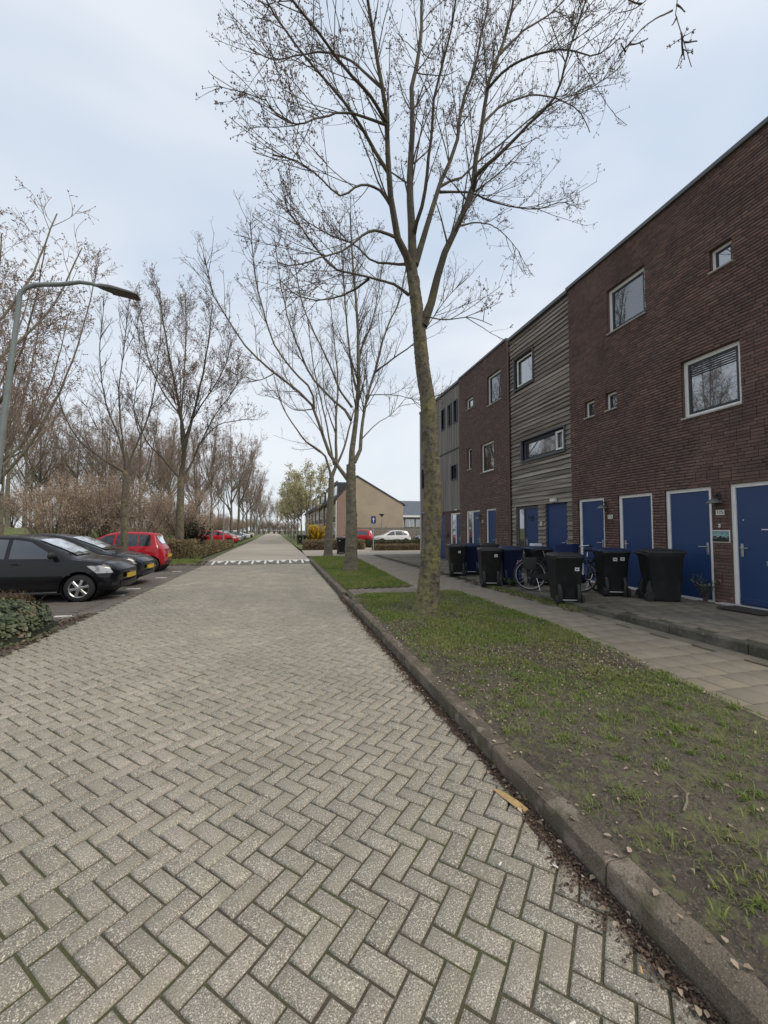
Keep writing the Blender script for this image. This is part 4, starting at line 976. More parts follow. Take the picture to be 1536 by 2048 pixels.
def auto_limbs(seed, height, fork, n, spread, r0, lean=(0,0), sweep=1.0):
    rr = random.Random(seed); L = []
    top = (lean[0]*fork, lean[1]*fork, fork)
    L.append((r0, r0*.72, [(0,0,-.05),(lean[0]*fork*.5+rr.uniform(-.05,.05), lean[1]*fork*.5, fork*.5), top]))
    L.append((r0*.66, r0*.12, [(top[0]*.99,top[1]*.99,fork-.1),(top[0]+rr.uniform(-.2,.2)+lean[0]*2,top[1]+rr.uniform(-.2,.2),fork+(height-fork)*.4),(top[0]+rr.uniform(-.4,.4)+lean[0]*4,top[1]+rr.uniform(-.4,.4),height)]))
    for i in range(n):
        a = 6.28*i/n+rr.uniform(-.4,.4); z = fork+(height-fork)*.45*(i/n)*rr.uniform(.6,1.2); h = (height-z)*rr.uniform(.7,.98); s = spread*rr.uniform(.6,1.15)
        f = z/fork if fork else 1
        bx, by = top[0]+lean[0]*(z-fork)*.6, top[1]+lean[1]*(z-fork)*.6
        L.append((r0*rr.uniform(.35,.5), r0*.09, [(bx,by,z-.05),(bx+math.cos(a)*s*.42*sweep,by+math.sin(a)*s*.42*sweep,z+h*.22),(bx+math.cos(a)*s*.8,by+math.sin(a)*s*.8,z+h*.6),(bx+math.cos(a)*s,by+math.sin(a)*s,z+h)]))
    return L

def make_tree(name, limbs, seed, bark, dens=(1.6,3.2,7.0), lens=(1.5,.62,.24), bud=(.016,3,BUD), knots=0, k_main=18, twig_r=.0035, up=.55, ang=.75, main_step=.05, thin=1, lscale=1.0, angl=.05, leaf=None, twigm=None, sides=(8,5,3,3)):
    rg = np.random.default_rng(seed)
    root = empty(name)
    V, F = trunk_mesh(limbs[0][2], limbs[0][0], limbs[0][1], rg, k_main, main_step, knots)
    link('trunk', np_mesh('trunk', V, F, bark, True), root)
    NP = 16; P0, R0, L0 = [], [], []
    Vs, Fs = [], []; nv = 0
    for r0, r1, path in limbs[1:]:
        p, L = resample(path, NP); p[1:-1] += rg.normal(0, .004*L/3, (NP-2,3))
        P0.append(p); L0.append(L); R0.append(lscale*(r0+(r1-r0)*np.linspace(0,1,NP)**.5))
    P0, R0, L0 = np.array(P0), np.array(R0), np.array(L0)
    levels = [(P0,R0,sides[0])]
    cur = (P0,R0,L0)
    np_ = (7,5,4)
    tips, tdir = [], []
    for lv in range(3):
        C = sprout(rg, *cur, dens[lv], lens[lv], ang+angl*lv, up*(1 if lv < 2 else .5), np_[lv], .32, max(twig_r, (.011,.006,.0)[lv]*thin), tmin=.12 if lv else .18, wig=.24+.2*lv)
        if C is None: break
        levels.append((C[0],C[1],sides[lv+1])); cur = C
        if lv >= 1: tips.append(C[0][:,-1]); d = C[0][:,-1]-C[0][:,-2]; tdir.append(d/(np.linalg.norm(d,axis=1,keepdims=True)+1e-9))
        if lv == 2:
            j = rg.integers(1, np_[lv]-1, len(C[0])); tips.append(C[0][np.arange(len(j)),j]); tdir.append(rg.normal(size=(len(j),3)))
    for P, Rr, k in levels[:1]:
        v, f = tubes(P, Rr, k); o = link('limbs', np_mesh('limbs', v, f, LIMB if bark is BARK1 else bark, True), root)
        tag(o, kind='stuff')
    for P, Rr, k in levels[1:]:
        v, f = tubes(P, Rr, k); Vs.append(v); Fs.append(f+nv); nv += len(v)
    tag(link('crown', np_mesh('crown', np.concatenate(Vs), np.concatenate(Fs), twigm or TWIG), root), kind='stuff')
    tp, td = np.concatenate(tips), np.concatenate(tdir)
    if bud:
        tag(link('buds', buds_mesh(rg, tp, td, bud[0], bud[2], bud[1]), root), kind='stuff')
    if leaf:
        k = leaf[2]; pp = np.repeat(tp, k, 0)+rg.normal(0, leaf[3], (len(tp)*k,3))
        sz = leaf[0]*rg.uniform(.5,1.3,len(pp)); a = rg.normal(size=pp.shape); a /= np.linalg.norm(a,axis=1,keepdims=True); b_ = np.cross(a, rg.normal(size=pp.shape)); b_ /= np.linalg.norm(b_,axis=1,keepdims=True)
        V = np.stack([pp-a*sz[:,None]*.5, pp+b_*sz[:,None]*.3, pp+a*sz[:,None]*.5, pp-b_*sz[:,None]*.3],1)
        tag(link('foliage', np_mesh('foliage', V.reshape(-1,3), np.arange(len(pp)*4).reshape(-1,4), leaf[1]), root), kind='stuff')
    return root

def place(t, loc, rz=0, s=1.0):
    if loc[0] < -8.5 and loc[1] > 24: loc = (loc[0], loc[1], float(lawn_z(loc[0],loc[1]))-.02)
    t.location = loc; t.rotation_euler = (0,0,rz); t.scale = (s,s,s); return t

G = 'street trees along the road'
b_, L_ = TREES['T1']; tag(place(make_tree('street_tree', L_, 31, BARK1, dens=(5.8,6.4,8.0), lens=(1.75,.56,.15), bud=(.0125,3,BUD), knots=26, k_main=28, main_step=.035, up=.3, ang=.62, lscale=1.0, twig_r=.0028, thin=.65, angl=.14), b_), 'tall nearest bare street tree with knotted lichen-green trunk on the verge', 'tree', G)
b_, L_ = TREES['T2']; tag(place(make_tree('street_tree', L_, 32, BARK2, dens=(3.6,4.6,6.5), lens=(2.2,.8,.28), bud=(.012,2,BUD), knots=12, twig_r=.0035, up=.35, ang=.6, lscale=.85), b_), 'second bare street tree from the camera on the lush verge', 'tree', G)
b_, L_ = TREES['T3']; tag(place(make_tree('street_tree', L_, 33, BARK2, dens=(2.8,4.0,5.5), lens=(2.1,.85,.3), bud=(.015,2,BUD), knots=6, twig_r=.006, up=.5), b_), 'third bare street tree at the end of the verge, beside a black bin', 'tree', G)
b_, L_ = TREES['TL1']; tag(place(make_tree('street_tree', L_, 34, BARK1, dens=(3.4,4.4,6), lens=(1.6,.6,.22), bud=(.012,2,BUD), knots=10, twig_r=.004, up=.4, ang=.6, lscale=.8), b_), 'slender young bare tree growing between the parked cars', 'tree', G)
b_, L_ = TREES['TL2']; tag(place(make_tree('street_tree', L_, 35, BARK1, dens=(3.8,5.2,7), lens=(2.7,1.0,.36), bud=(.024,3,BUDR), knots=8, twig_r=.006, up=.45, ang=.6, lscale=.9, twigm=MIDTWIG), b_), 'full-crowned tree with reddish buds on the grass island behind the red car', 'tree', G)
# the tree of the same row behind the camera: only one of its boughs reaches into the picture
L_ = [(.2,.12,[(0,0,-.05),(.05,.1,2.5),(.1,.15,4.4)]),(.03,.004,[(.1,.15,4.3),(.7,1.6,7.0),(1.4,3.1,9.2),(1.80,3.9,9.2),(1.7,4.11,8.36),(1.59,4.17,7.68),(1.55,4.2,7.34),(1.59,4.2,7.12),(1.66,4.19,6.89),(1.76,4.17,6.7)]),(.010,.004,[(1.55,4.2,7.34),(1.26,4.23,7.14),(1.05,4.24,6.91),(.9,4.24,6.65)]),(.010,.004,[(1.58,4.17,7.79),(1.36,4.24,7.57),(1.25,4.37,7.5),(1.11,4.51,7.57)]),(.09,.02,[(.1,.15,4.4),(-.2,-.6,6.5),(-.4,-1.2,9)]),(.08,.02,[(.1,.15,4.4),(1.0,-.6,6.5),(1.6,-1.2,9)])]
tag(place(make_tree('street_tree', L_, 36, BARK2, dens=(4.5,6,6), lens=(.42,.22,.10), bud=(.013,3,BUD), up=.1, twig_r=.003), (2.65,-.9,.1)), 'bare tree out of frame with one bough hanging in at the top', 'tree', G)
# ---------------------------------------------------------------- cars
RUBBER = mat('tyre_rubber', (.022,.022,.022), .85)
ALLOY = mat('alloy_rim', (.55,.55,.54), .32, metal=.9)
PLASTIC = mat('black_plastic', (.018,.018,.019), .5)
CARGLASS = glass_mat('car_glass', (.012,.014,.015), .02, .09)
LENS = mat('headlamp_lens', (.45,.46,.46), .15, 0, [(11,(.14,.14,.14),.5,.6,.8)], coat=1.0)
REDLENS = mat('tail_lens', (.30,.012,.015), .15, coat=1.0)
YPLATE = mat('yellow_plate', (.62,.40,.03), .5)
SEAM = mat('panel_gap', (.006,.006,.006), .8)
def paint(name, c, rough=.35): return mat(name, c, rough, 0, [(2,tuple(v*.9 for v in c),.4,.6,.5)], coat=.7, spec=.1)

def car(name, paintm, P, loc, rz, label, detail=1, group=None, spokes=6):
    Lh, W2, H, wb, fo, Rw = P['L']/2, P['W']/2, P['H'], P['wb'], P['fo'], P['R']
    xa = [Lh-fo, Lh-fo-wb]
    px, pz = zip(*[(Lh*2*-a+Lh, z) for a, z in P['top']]); px, pz = np.array(px)[::-1], np.array(pz)[::-1]
    def smooth_interp(x, xs, zs):
        # monotone-ish: average of nearby linear samples
        return sum(np.interp(x+d, xs, zs)*wt for d, wt in ((-.09,.12),(-.05,.2),(0,.36),(.05,.2),(.09,.12)))
    ztop = lambda x: float(smooth_interp(x, px, pz))
    hw = lambda x: W2*(1-P.get('nose',.25)*.55*(abs(x)/Lh)**7-.03*(abs(x)/Lh)**2)
    def section(x):
        zt, w_ = ztop(x), hw(x); e = abs(x)/Lh
        belt = min(P['belt']+.05*(Lh-x)/(2*Lh), zt-.04)
        zb = .19+.05*max(0,e-.72)/.28
        up = max(0, zt-belt-.04)
        wr = w_*.90-.40*up
        mid = zb+(belt-zb)*.45
        c = [(w_*.74,zb),(w_*.94,zb+.035),(w_*.985,zb+.10),(w_*1.0,mid),(w_*.985,mid+(belt-mid)*.6),(w_*.955,belt-.03),(w_*.925,belt),((w_*.925+wr)/2+.006+.01*up,belt+(zt-belt)*.42),(wr,zt-.05-.02*up),(wr*.86,zt-.012),(wr*.5,zt),(0,zt+.006)]
        return np.array(c)
    M_ = 34 if detail else 20
    def dense(x):
        c = section(x); t = np.r_[0, np.cumsum(np.maximum(np.hypot(*np.diff(c, axis=0).T), .012))]
        # keep the belt crease on a grid line
        i6 = 6; k1 = int(M_*.58)
        s = np.r_[np.linspace(0,t[i6],k1), np.linspace(t[i6],t[-1],M_-k1+1)[1:]]
        return np.c_[np.interp(s,t,c[:,0]), np.interp(s,t,c[:,1])]
    n = 90 if detail else 44
    u = np.linspace(-1,1,n); xs = Lh*np.sign(u)*(1-(1-np.abs(u))**1.25)
    def rounded(x):
        c = dense(x); d = Lh-abs(x); q = 1-.17*(1-math.sqrt(max(0,1-(1-min(d,.15)/.15)**2)))
        c[:,0] *= q; c[:,1] = .52+(c[:,1]-.52)*q; return c
    G_ = np.array([rounded(x) for x in xs])                    # n, M, (y,z)
    def shear(x, z, y=0):
        s = np.clip((np.abs(x)-(Lh-.55))/.55, 0, 1)**2
        return x-np.sign(x)*s*(.75*np.clip(z-.55,-.05,1)**2+.07*np.clip(.42-z,0,1)+.20*(np.abs(y)/W2)**2.5)
    side = {}
    V = []
    for sg in (-1,1):
        for i in range(n):
            for j in range(M_):
                y, z = G_[i,j]; V.append([shear(xs[i],z,y), sg*y, z])
    V = np.array(V); idx = lambda s, i, j: (s*n+i)*M_+j
    Ra = Rw+.055; cz = Rw+.01
    # wheel arches: snap the grid to the arch circle, drop what is inside
    for ax in xa:
        low = np.abs(V[:,1]) > W2*.55
        d = np.hypot(V[:,0]-ax, V[:,2]-cz); sel = low & (np.abs(d-Ra) < .028) & (V[:,2] < P['belt'])
        f = Ra/np.maximum(d[sel],1e-6); V[sel,0] = ax+(V[sel,0]-ax)*f; V[sel,2] = cz+(V[sel,2]-cz)*f
    F = []
    for s in (0,1):
        for i in range(n-1):
            for j in range(M_-1):
                q = [idx(s,i,j), idx(s,i+1,j), idx(s,i+1,j+1), idx(s,i,j+1)]
                c = V[q].mean(0)
                if any(math.hypot(c[0]-ax, c[2]-cz) < Ra-.004 for ax in xa) and abs(c[1]) > W2*.55: continue
                F.append(q if s == 0 else q[::-1])
    for i, flip in ((0,False),(n-1,True)):
        for j in range(M_-1):
            q = [idx(0,i,j), idx(0,i,j+1), idx(1,i,j+1), idx(1,i,j)]; F.append(q[::-1] if flip else q)
    for i in range(n-1): F.append([idx(0,i,0), idx(1,i,0), idx(1,i+1,0), idx(0,i+1,0)])
    root = tag(empty(name, loc, rz), label, 'car', group)
    mb = MB().add(V.tolist(), [tuple(map(int,f)) for f in F]); mb.build('body', paintm, root, angle=38)
    def sy(x, z):
        c = dense(x); m_ = int(M_*.9); o = np.argsort(c[2:m_,1]); return float(np.interp(z, c[2:m_,1][o], c[2:m_,0][o]))
    def patch(nm, xb0, xb1, xt0, xt1, zb_, zt_, m, sides=(-1,1), nx=9, nz=5, off=.006, par=None):
        res = []
        for sg in sides:
            mb = MB(); vs_ = []
            for i in range(nx+1):
                a = i/nx; xb, xt = xb0+(xb1-xb0)*a, xt0+(xt1-xt0)*a
                for j in range(nz+1):
                    t = j/nz; x = xb+(xt-xb)*t; z0 = zb_(xb) if callable(zb_) else zb_; z1 = zt_(xt) if callable(zt_) else zt_; z = z0+(z1-z0)*t
                    yy = sy(x,z); vs_.append((shear(x,z,yy)+(off*.6 if x > 0 else -off*.6)*(abs(x) > Lh-.5), sg*(yy+off), z))
            fs = [(i*(nz+1)+j, (i+1)*(nz+1)+j, (i+1)*(nz+1)+j+1, i*(nz+1)+j+1) for i in range(nx) for j in range(nz)]
            if sg > 0: fs = [f[::-1] for f in fs]
            mb.add(vs_, fs); res.append(mb.build(nm, m, par or root, smooth=True))
        return res
    W = P['win']; bl = lambda x: P['belt']+.05*(Lh-x)/(2*Lh)+.025
    tp = lambda x: ztop(x)-.085
    for (b0,b1,t0,t1) in W: patch('side_window', Lh-b0, Lh-b1, Lh-t0, Lh-t1, bl, tp, CARGLASS)
    # screens on the upper skin
    def screen(nm, x0, x1, m, inset=.90):
        mb = MB(); vs_ = []; nx, ny = 24, 26
        for i in range(nx+1):
            x = x0+(x1-x0)*i/nx; c = dense(x); k = int(M_*.58); top = c[k:]
            wmax = np.interp(ztop(x)-.06, c[k:,1], c[k:,0]) if False else top[max(0,int(len(top)*.45)),0]*inset
            for j in range(ny+1):
                y = wmax*(2*j/ny-1); o = np.argsort(top[:,0]); z = float(np.interp(abs(y), top[o,0], top[o,1]))
                vs_.append((shear(x,z,y)+(.012 if x > -.2 else -.012), y, z+.014))
        fs = [(i*(ny+1)+j, (i+1)*(ny+1)+j, (i+1)*(ny+1)+j+1, i*(ny+1)+j+1) for i in range(nx) for j in range(ny)]
        mb.add(vs_, fs); return mb.build(nm, m, root, smooth=True)
    screen('windscreen', Lh-P['ws'][0], Lh-P['ws'][1], CARGLASS); screen('rear_window', Lh-P['rw'][0], Lh-P['rw'][1], CARGLASS)
    # lamps, plates, grille
    patch('headlight', Lh-.46, Lh-.05, Lh-.66, Lh-.16, P['lamp'][0], lambda x: min(P['lamp'][1], ztop(x)-.05), LENS, nx=8, nz=4, off=.008)
    patch('tail_light', -Lh+.06, -Lh+.26, -Lh+.07, -Lh+.20, P['tail'][0], P['tail'][1], REDLENS, nx=5, nz=5, off=.008)
    def front(nm, x, y0, y1, z0, z1, m, d):
        k = 10; rings = []
        for i in range(k+1):
            y = y0+(y1-y0)*i/k; xa0, xa1 = (float(shear(np.array(x), np.array(z), np.array(y))) for z in (z0,z1))
            rings.append([(xa0-d,y,z0),(xa0+d,y,z0),(xa1+d,y,z1),(xa1-d,y,z1)])
        return MB().loft(rings).build(nm, m, root)
    front('grille', Lh, -W2*.55, W2*.55, .63, .685, PLASTIC, .010); front('air_intake', Lh, -W2*.62, W2*.60, .30, .41, PLASTIC, .010)
    front('number_plate', Lh, -.26, .26, .47, .575, YPLATE, .016); front('number_plate', -Lh, -.26, .26, P.get('rplate',.52), P.get('rplate',.52)+.105, YPLATE, -.016)
    front('rear_bumper_strip', -Lh, -W2*.6, W2*.6, .30, .38, PLASTIC, -.010)
    if detail:
        for sg in (-1,1): front('fog_lamp_recess', Lh, sg*W2*.80-.09, sg*W2*.80+.09, .34, .42, PLASTIC, .010)
        def seam(pts, r=.0045):
            for sg in (-1,1): MB().tube([(shear(x,z,sy(x,z)), sg*(sy(x,z)+.0005), z) for x, z in pts], r, 5).build('door_seam', SEAM, root)
        for line in P['seams']: seam([(Lh-a, z) for a, z in line])
        for a in P['handles']:
            for sg in (-1,1):
                x = Lh-a; z = bl(x)-.11; y = sg*(sy(x,z)+.004)
                MB().tube([(x+.09,y,z),(x+.06,y+sg*.028,z+.004),(x-.06,y+sg*.028,z+.004),(x-.09,y,z)], .012, 8).build('door_handle', paintm if P.get('bodyhandle',1) else STEEL, root, angle=40)
        for sg in (-1,1):
            x = Lh-P['ws'][0]-.28; z = bl(x)+.05; y = sg*(sy(x,z-.04)); rings = []
            for t, r_ in ((0,.03),(.03,.06),(.10,.075),(.17,.07),(.20,.035)):
                rings.append([(x+.0+(.05*math.cos(a)*(r_/.07))-.25*abs(t-.1)*.3, y+sg*t, z+.03+r_*math.sin(a)) for a in np.linspace(0,2*math.pi,12,endpoint=False)])
            MB().loft(rings).build('wing_mirror', PLASTIC if P.get('blackmirror') else paintm, root, angle=60)
            st = [(Lh-fo-Rw-.1,.235),(0,.23),(Lh-fo-wb+Rw+.1,.235)]
            MB().tube([(x_, sg*(sy(x_,z_)+.004), z_) for x_, z_ in st], .016, 6).build('sill_strip', mat('sill_grey',(.16,.16,.16),.35,metal=.5) if P.get('sill') else PLASTIC, root)
    # wheels
    for ax in xa:
        for sg in (-1,1):
            yo = sg*(W2-.045); wd = .19
            prof = [(Rw*.66,-wd/2),(Rw*.9,-wd/2),(Rw*.985,-wd/2+.025),(Rw,-wd/2+.05),(Rw,wd/2-.05),(Rw*.985,wd/2-.025),(Rw*.9,wd/2),(Rw*.66,wd/2)]
            wh = MB().lathe(prof, 36, 'y', cap=False).build('wheel', RUBBER, root, loc=(ax, sg*(W2-.045-wd/2), Rw), angle=50)
            rm = MB()
            rm.lathe([(Rw*.70,sg*wd*.30),(Rw*.70,sg*wd*.485),(Rw*.67,sg*wd*.49),(Rw*.61,sg*wd*.40),(Rw*.61,sg*wd*.30)], 36, 'y', cap=False)
            for k in range(spokes):
                a = 2*math.pi*k/spokes+.3; ca_, sa_ = math.cos(a), math.sin(a); y1 = sg*wd*.44; y0 = sg*wd*.30; rings = []
                for r_, hw_, yy in ((Rw*.10,.036,y1+sg*.004),(Rw*.35,.026,y1),(Rw*.62,.034,y1-sg*.008)):
                    rings.append([(r_*sa_+hw_*ca_, yy, r_*ca_-hw_*sa_),(r_*sa_+hw_*.6*ca_, yy+sg*.01, r_*ca_-hw_*.6*sa_),(r_*sa_-hw_*.6*ca_, yy+sg*.01, r_*ca_+hw_*.6*sa_),(r_*sa_-hw_*ca_, yy, r_*ca_+hw_*sa_),(r_*sa_-hw_*ca_, y0, r_*ca_+hw_*sa_),(r_*sa_+hw_*ca_, y0, r_*ca_-hw_*sa_)])
                rm.loft(rings)
            rm.lathe([(.001,sg*wd*.18),(Rw*.66,sg*wd*.18)], 30, 'y', cap=False) if False else None
            rm.lathe([(.05,sg*wd*.3),(.05,sg*wd*.46),(.03,sg*wd*.50)], 16, 'y')
            rm.build('rim', ALLOY, wh, angle=35)
            MB().lathe([(Rw*.66,sg*wd*.12),(Rw*.66,sg*wd*.14)], 24, 'y').build('brake_disc', PLASTIC, wh)
        MB().lathe([(Ra-.004,-W2*.93),(Ra-.004,W2*.93)], 30, 'y', (ax,0,cz), cap=False).build('wheel_well', SEAM, root)
    return root

MINI = dict(L=3.97,W=1.68,H=1.48,wb=2.47,fo=.80,R=.305,belt=.92,nose=.24,lamp=(.63,.80),tail=(.78,1.02),rplate=.80,sill=1,blackmirror=1,
  top=[(0,.68),(.012,.76),(.05,.83),(.12,.905),(.245,.985),(.30,1.12),(.44,1.405),(.52,1.465),(.62,1.48),(.78,1.45),(.90,1.38),(.955,1.18),(.985,.98),(1,.88)],
  win=[(1.22,2.12,1.80,2.14),(2.20,2.98,2.22,2.98),(3.02,3.45,3.02,3.36)], ws=(1.02,1.70), rw=(3.58,3.88),
  seams=[[(1.36,.26),(1.33,.6),(1.30,.92)],[(2.17,.26),(2.16,.6),(2.16,.94)],[(3.02,.62),(3.0,.75),(3.0,.94)],[(1.36,.26),(2.17,.25)]], handles=[1.98,2.84])
ESTATE = dict(L=4.35,W=1.76,H=1.50,wb=2.62,fo=.86,R=.31,belt=.95,nose=.30,lamp=(.64,.82),tail=(.8,1.05),rplate=.8,sill=0,
  top=[(0,.68),(.012,.76),(.06,.85),(.15,.94),(.235,1.01),(.29,1.13),(.44,1.42),(.52,1.485),(.62,1.50),(.80,1.47),(.91,1.38),(.965,1.15),(1,.9)],
  win=[(1.34,2.30,1.98,2.32),(2.38,3.2,2.40,3.2),(3.24,3.75,3.24,3.66)], ws=(1.06,1.86), rw=(3.95,4.2),
  seams=[[(1.5,.26),(1.45,.6),(1.42,.95)],[(2.35,.26),(2.34,.6),(2.34,.96)]], handles=[2.15,3.1])
CITY = dict(L=3.57,W=1.60,H=1.54,wb=2.38,fo=.68,R=.285,belt=.93,nose=.24,lamp=(.66,.84),tail=(.82,1.06),rplate=.55,sill=0,bodyhandle=1,
  top=[(0,.66),(.01,.76),(.06,.90),(.15,.99),(.22,1.05),(.30,1.22),(.42,1.46),(.52,1.53),(.62,1.54),(.80,1.51),(.925,1.44),(.96,1.22),(.985,1.02),(1,.88)],
  win=[(.95,1.78,1.42,1.80),(1.86,2.58,1.88,2.58),(2.62,3.06,2.62,2.98)], ws=(.80,1.48), rw=(3.32,3.50),
  seams=[[(1.10,.26),(1.08,.6),(1.02,.93)],[(1.83,.26),(1.82,.6),(1.82,.95)],[(2.62,.6),(2.6,.75),(2.6,.95)]], handles=[1.66,2.46])
CG = 'cars parked in the bays on the left'
car('parked_car', paint('black_paint',(.006,.006,.008)), MINI, (-5.52,11.12,0), R(0.5), 'black hatchback with silver six-spoke wheels, nearest in the parking bays', group=CG)
car('parked_car', paint('dark_grey_paint',(.012,.013,.016)), ESTATE, (-5.96,13.55,0), R(-1), 'dark long hatchback parked between the black and red cars', group=CG, spokes=5)
car('parked_car', paint('bright_red_paint',(.42,.012,.022)), CITY, (-6.05,17.62,0), R(181), 'bright red city car parked tail to the road', group=CG)
# ---------------------------------------------------------------- wheelie bins
def rrect(hx, hy, r, z, cx=0, cy=0, k=4):
    pts = []
    for (sx_, sy_, a0) in ((1,1,0),(-1,1,90),(-1,-1,180),(1,-1,270)):
        for i in range(k+1):
            a = R(a0+90*i/k); pts.append((cx+sx_*(hx-r)+r*math.cos(a), cy+sy_*(hy-r)+r*math.sin(a), z))
    return pts
BINB = mat('bin_black', (.013,.0135,.014), .5, 0, [(5,(.028,.028,.027),.5,.66,.7),(40,(.05,.048,.044),.62,.70,.5)], (60,.15,.004))
BINBL = mat('bin_blue', (.008,.016,.06), .48, 0, [(5,(.012,.022,.07),.5,.7,.6)], (60,.12,.004))
STICK = mat('bin_sticker', (.72,.72,.70), .6)
def wheelie_bin(body, lid, loc, rz, label, stick=((.10,.78),), tilt=0, face='back', s=1.0):
    t = tag(empty('wheelie_bin', loc, rz), label, 'bin', 'wheelie bins in front of the houses')
    t.rotation_euler = (tilt, 0, rz); t.scale = (s,s,s)
    b = MB().loft([rrect(.215,.235,.05,.02,0,.03), rrect(.222,.245,.05,.05,0,.03), rrect(.262,.315,.05,.84,0,.01), rrect(.275,.33,.05,.86,0,.01), rrect(.278,.333,.05,.93,0,.01), rrect(.262,.317,.05,.935,0,.01), rrect(.25,.30,.05,.86,0,.01)])
    for sx_ in (-1,1):   # wheel housings
        b.loft([rrect(.04,.09,.02,.03,sx_*.17,-.20), rrect(.04,.09,.02,.25,sx_*.175,-.235), rrect(.03,.03,.01,.40,sx_*.18,-.23)])
    b.build('body', body, t, angle=40)
    l = MB().loft([rrect(.288,.335,.05,.925,0,.03), rrect(.292,.34,.05,.945,0,.03), rrect(.288,.336,.05,.965,0,.03), rrect(.27,.315,.06,.985,0,.03), rrect(.20,.24,.06,1.005,0,.03), rrect(.08,.12,.05,1.012,0,.03)])
    l.cbox(-.18,.18,-.355,-.29,.93,.965,.008)
    l.build('lid', lid, t, angle=40)
    MB().tube([(-.24,-.30,.90),(-.235,-.39,.925),(-.20,-.405,.93),(.20,-.405,.93),(.235,-.39,.925),(.24,-.30,.90)], .016, 8).build('handle', body, t, angle=40)
    MB().tube([(-.24,-.27,.095),(.24,-.27,.095)], .011, 8).build('axle', STEEL, t)
    for sx_ in (-1,1):
        w_ = MB().lathe([(.05,-.022),(.088,-.022),(.095,-.012),(.095,.012),(.088,.022),(.05,.022)], 24, 'x').build('wheel', RUBBER, t, loc=(sx_*.235,-.27,.095), angle=40)
        MB().lathe([(.048,-.024),(.052,-.018),(.052,.018),(.048,.024)], 14, 'x').build('hub', PLASTIC, w_)
    for x, z in stick:
        yb = -.205-(z-.05)/.79*.10-.012
        if face == 'back':
            a_ = math.atan(.10/.79)
            MB().box(-.04,.04,-.003,0,-.035,.035).build('sticker', STICK, t, loc=(x,yb,z), rot=(a_,0,0))
            MB().box(-.022,.022,-.0045,-.0032,-.012,.012).build('sticker_print', mat('grey_ink',(.16,.16,.17),.6), t, loc=(x,yb,z), rot=(a_,0,0))
        else:
            sx_ = 1 if face == 'right' else -1; xs_ = sx_*(.222+(z-.05)/.79*.04+.002); a_ = -sx_*math.atan(.04/.79)*-1
            MB().box(min(0,sx_*.003),max(0,sx_*.003),-.04,.04,-.035,.035).build('sticker', STICK, t, loc=(xs_,x,z), rot=(0,a_,0))
    return t
wheelie_bin(BINB, BINB, (5.58,6.98,.135), R(-22), 'large black wheelie bin standing half off the terrace kerb before the bicycles', ((.14,.70),))
wheelie_bin(BINB, BINBL, (6.95,7.22,patio_z(7.2)+.005), R(-26), 'black wheelie bin with bluish lid and two stickers in front of a blue door', ((.12,.79),(-.02,.78)))
wheelie_bin(BINB, BINB, (7.28,6.36,patio_z(6.4)+.005), R(-118), 'black wheelie bin on the terrace beside the number 175 door', ((-.02,.66),), face='left')
wheelie_bin(BINB, BINB, (5.52,12.0,.145), R(-18), 'black wheelie bin furthest along the pavement, before a blue bin', ((.05,.76),))
wheelie_bin(BINBL, BINBL, (6.12,12.25,.145), R(-18), 'blue wheelie bin behind the furthest black bin', ())
wheelie_bin(BINB, BINB, (6.85,12.3,.145), R(-18), 'black wheelie bin close to the boarded house wall', ())
wheelie_bin(BINB, BINB, (5.35,9.6,.14), R(-20), 'black wheelie bin with a white sticker at the pavement edge', ((.12,.80),))
wheelie_bin(BINBL, BINBL, (6.02,9.66,.15), R(-20), 'dark blue wheelie bin next to the bicycle wheel', ())
wheelie_bin(BINB, BINBL, (6.62,9.3,.155), R(-15), 'black wheelie bin behind the bicycle with a parcel on its lid', ())
o = MB().cbox(-.13,.13,-.09,.09,0,.07,.008).build('parcel', STICK, None, loc=(6.55,9.3,1.172)); tag(o, 'small white box lying on a bin lid', 'box')
wheelie_bin(BINB, BINB, (3.62,24.75,.12), R(-5), 'lone black wheelie bin beside the third street tree', ((-.1,.80),), s=1.03)

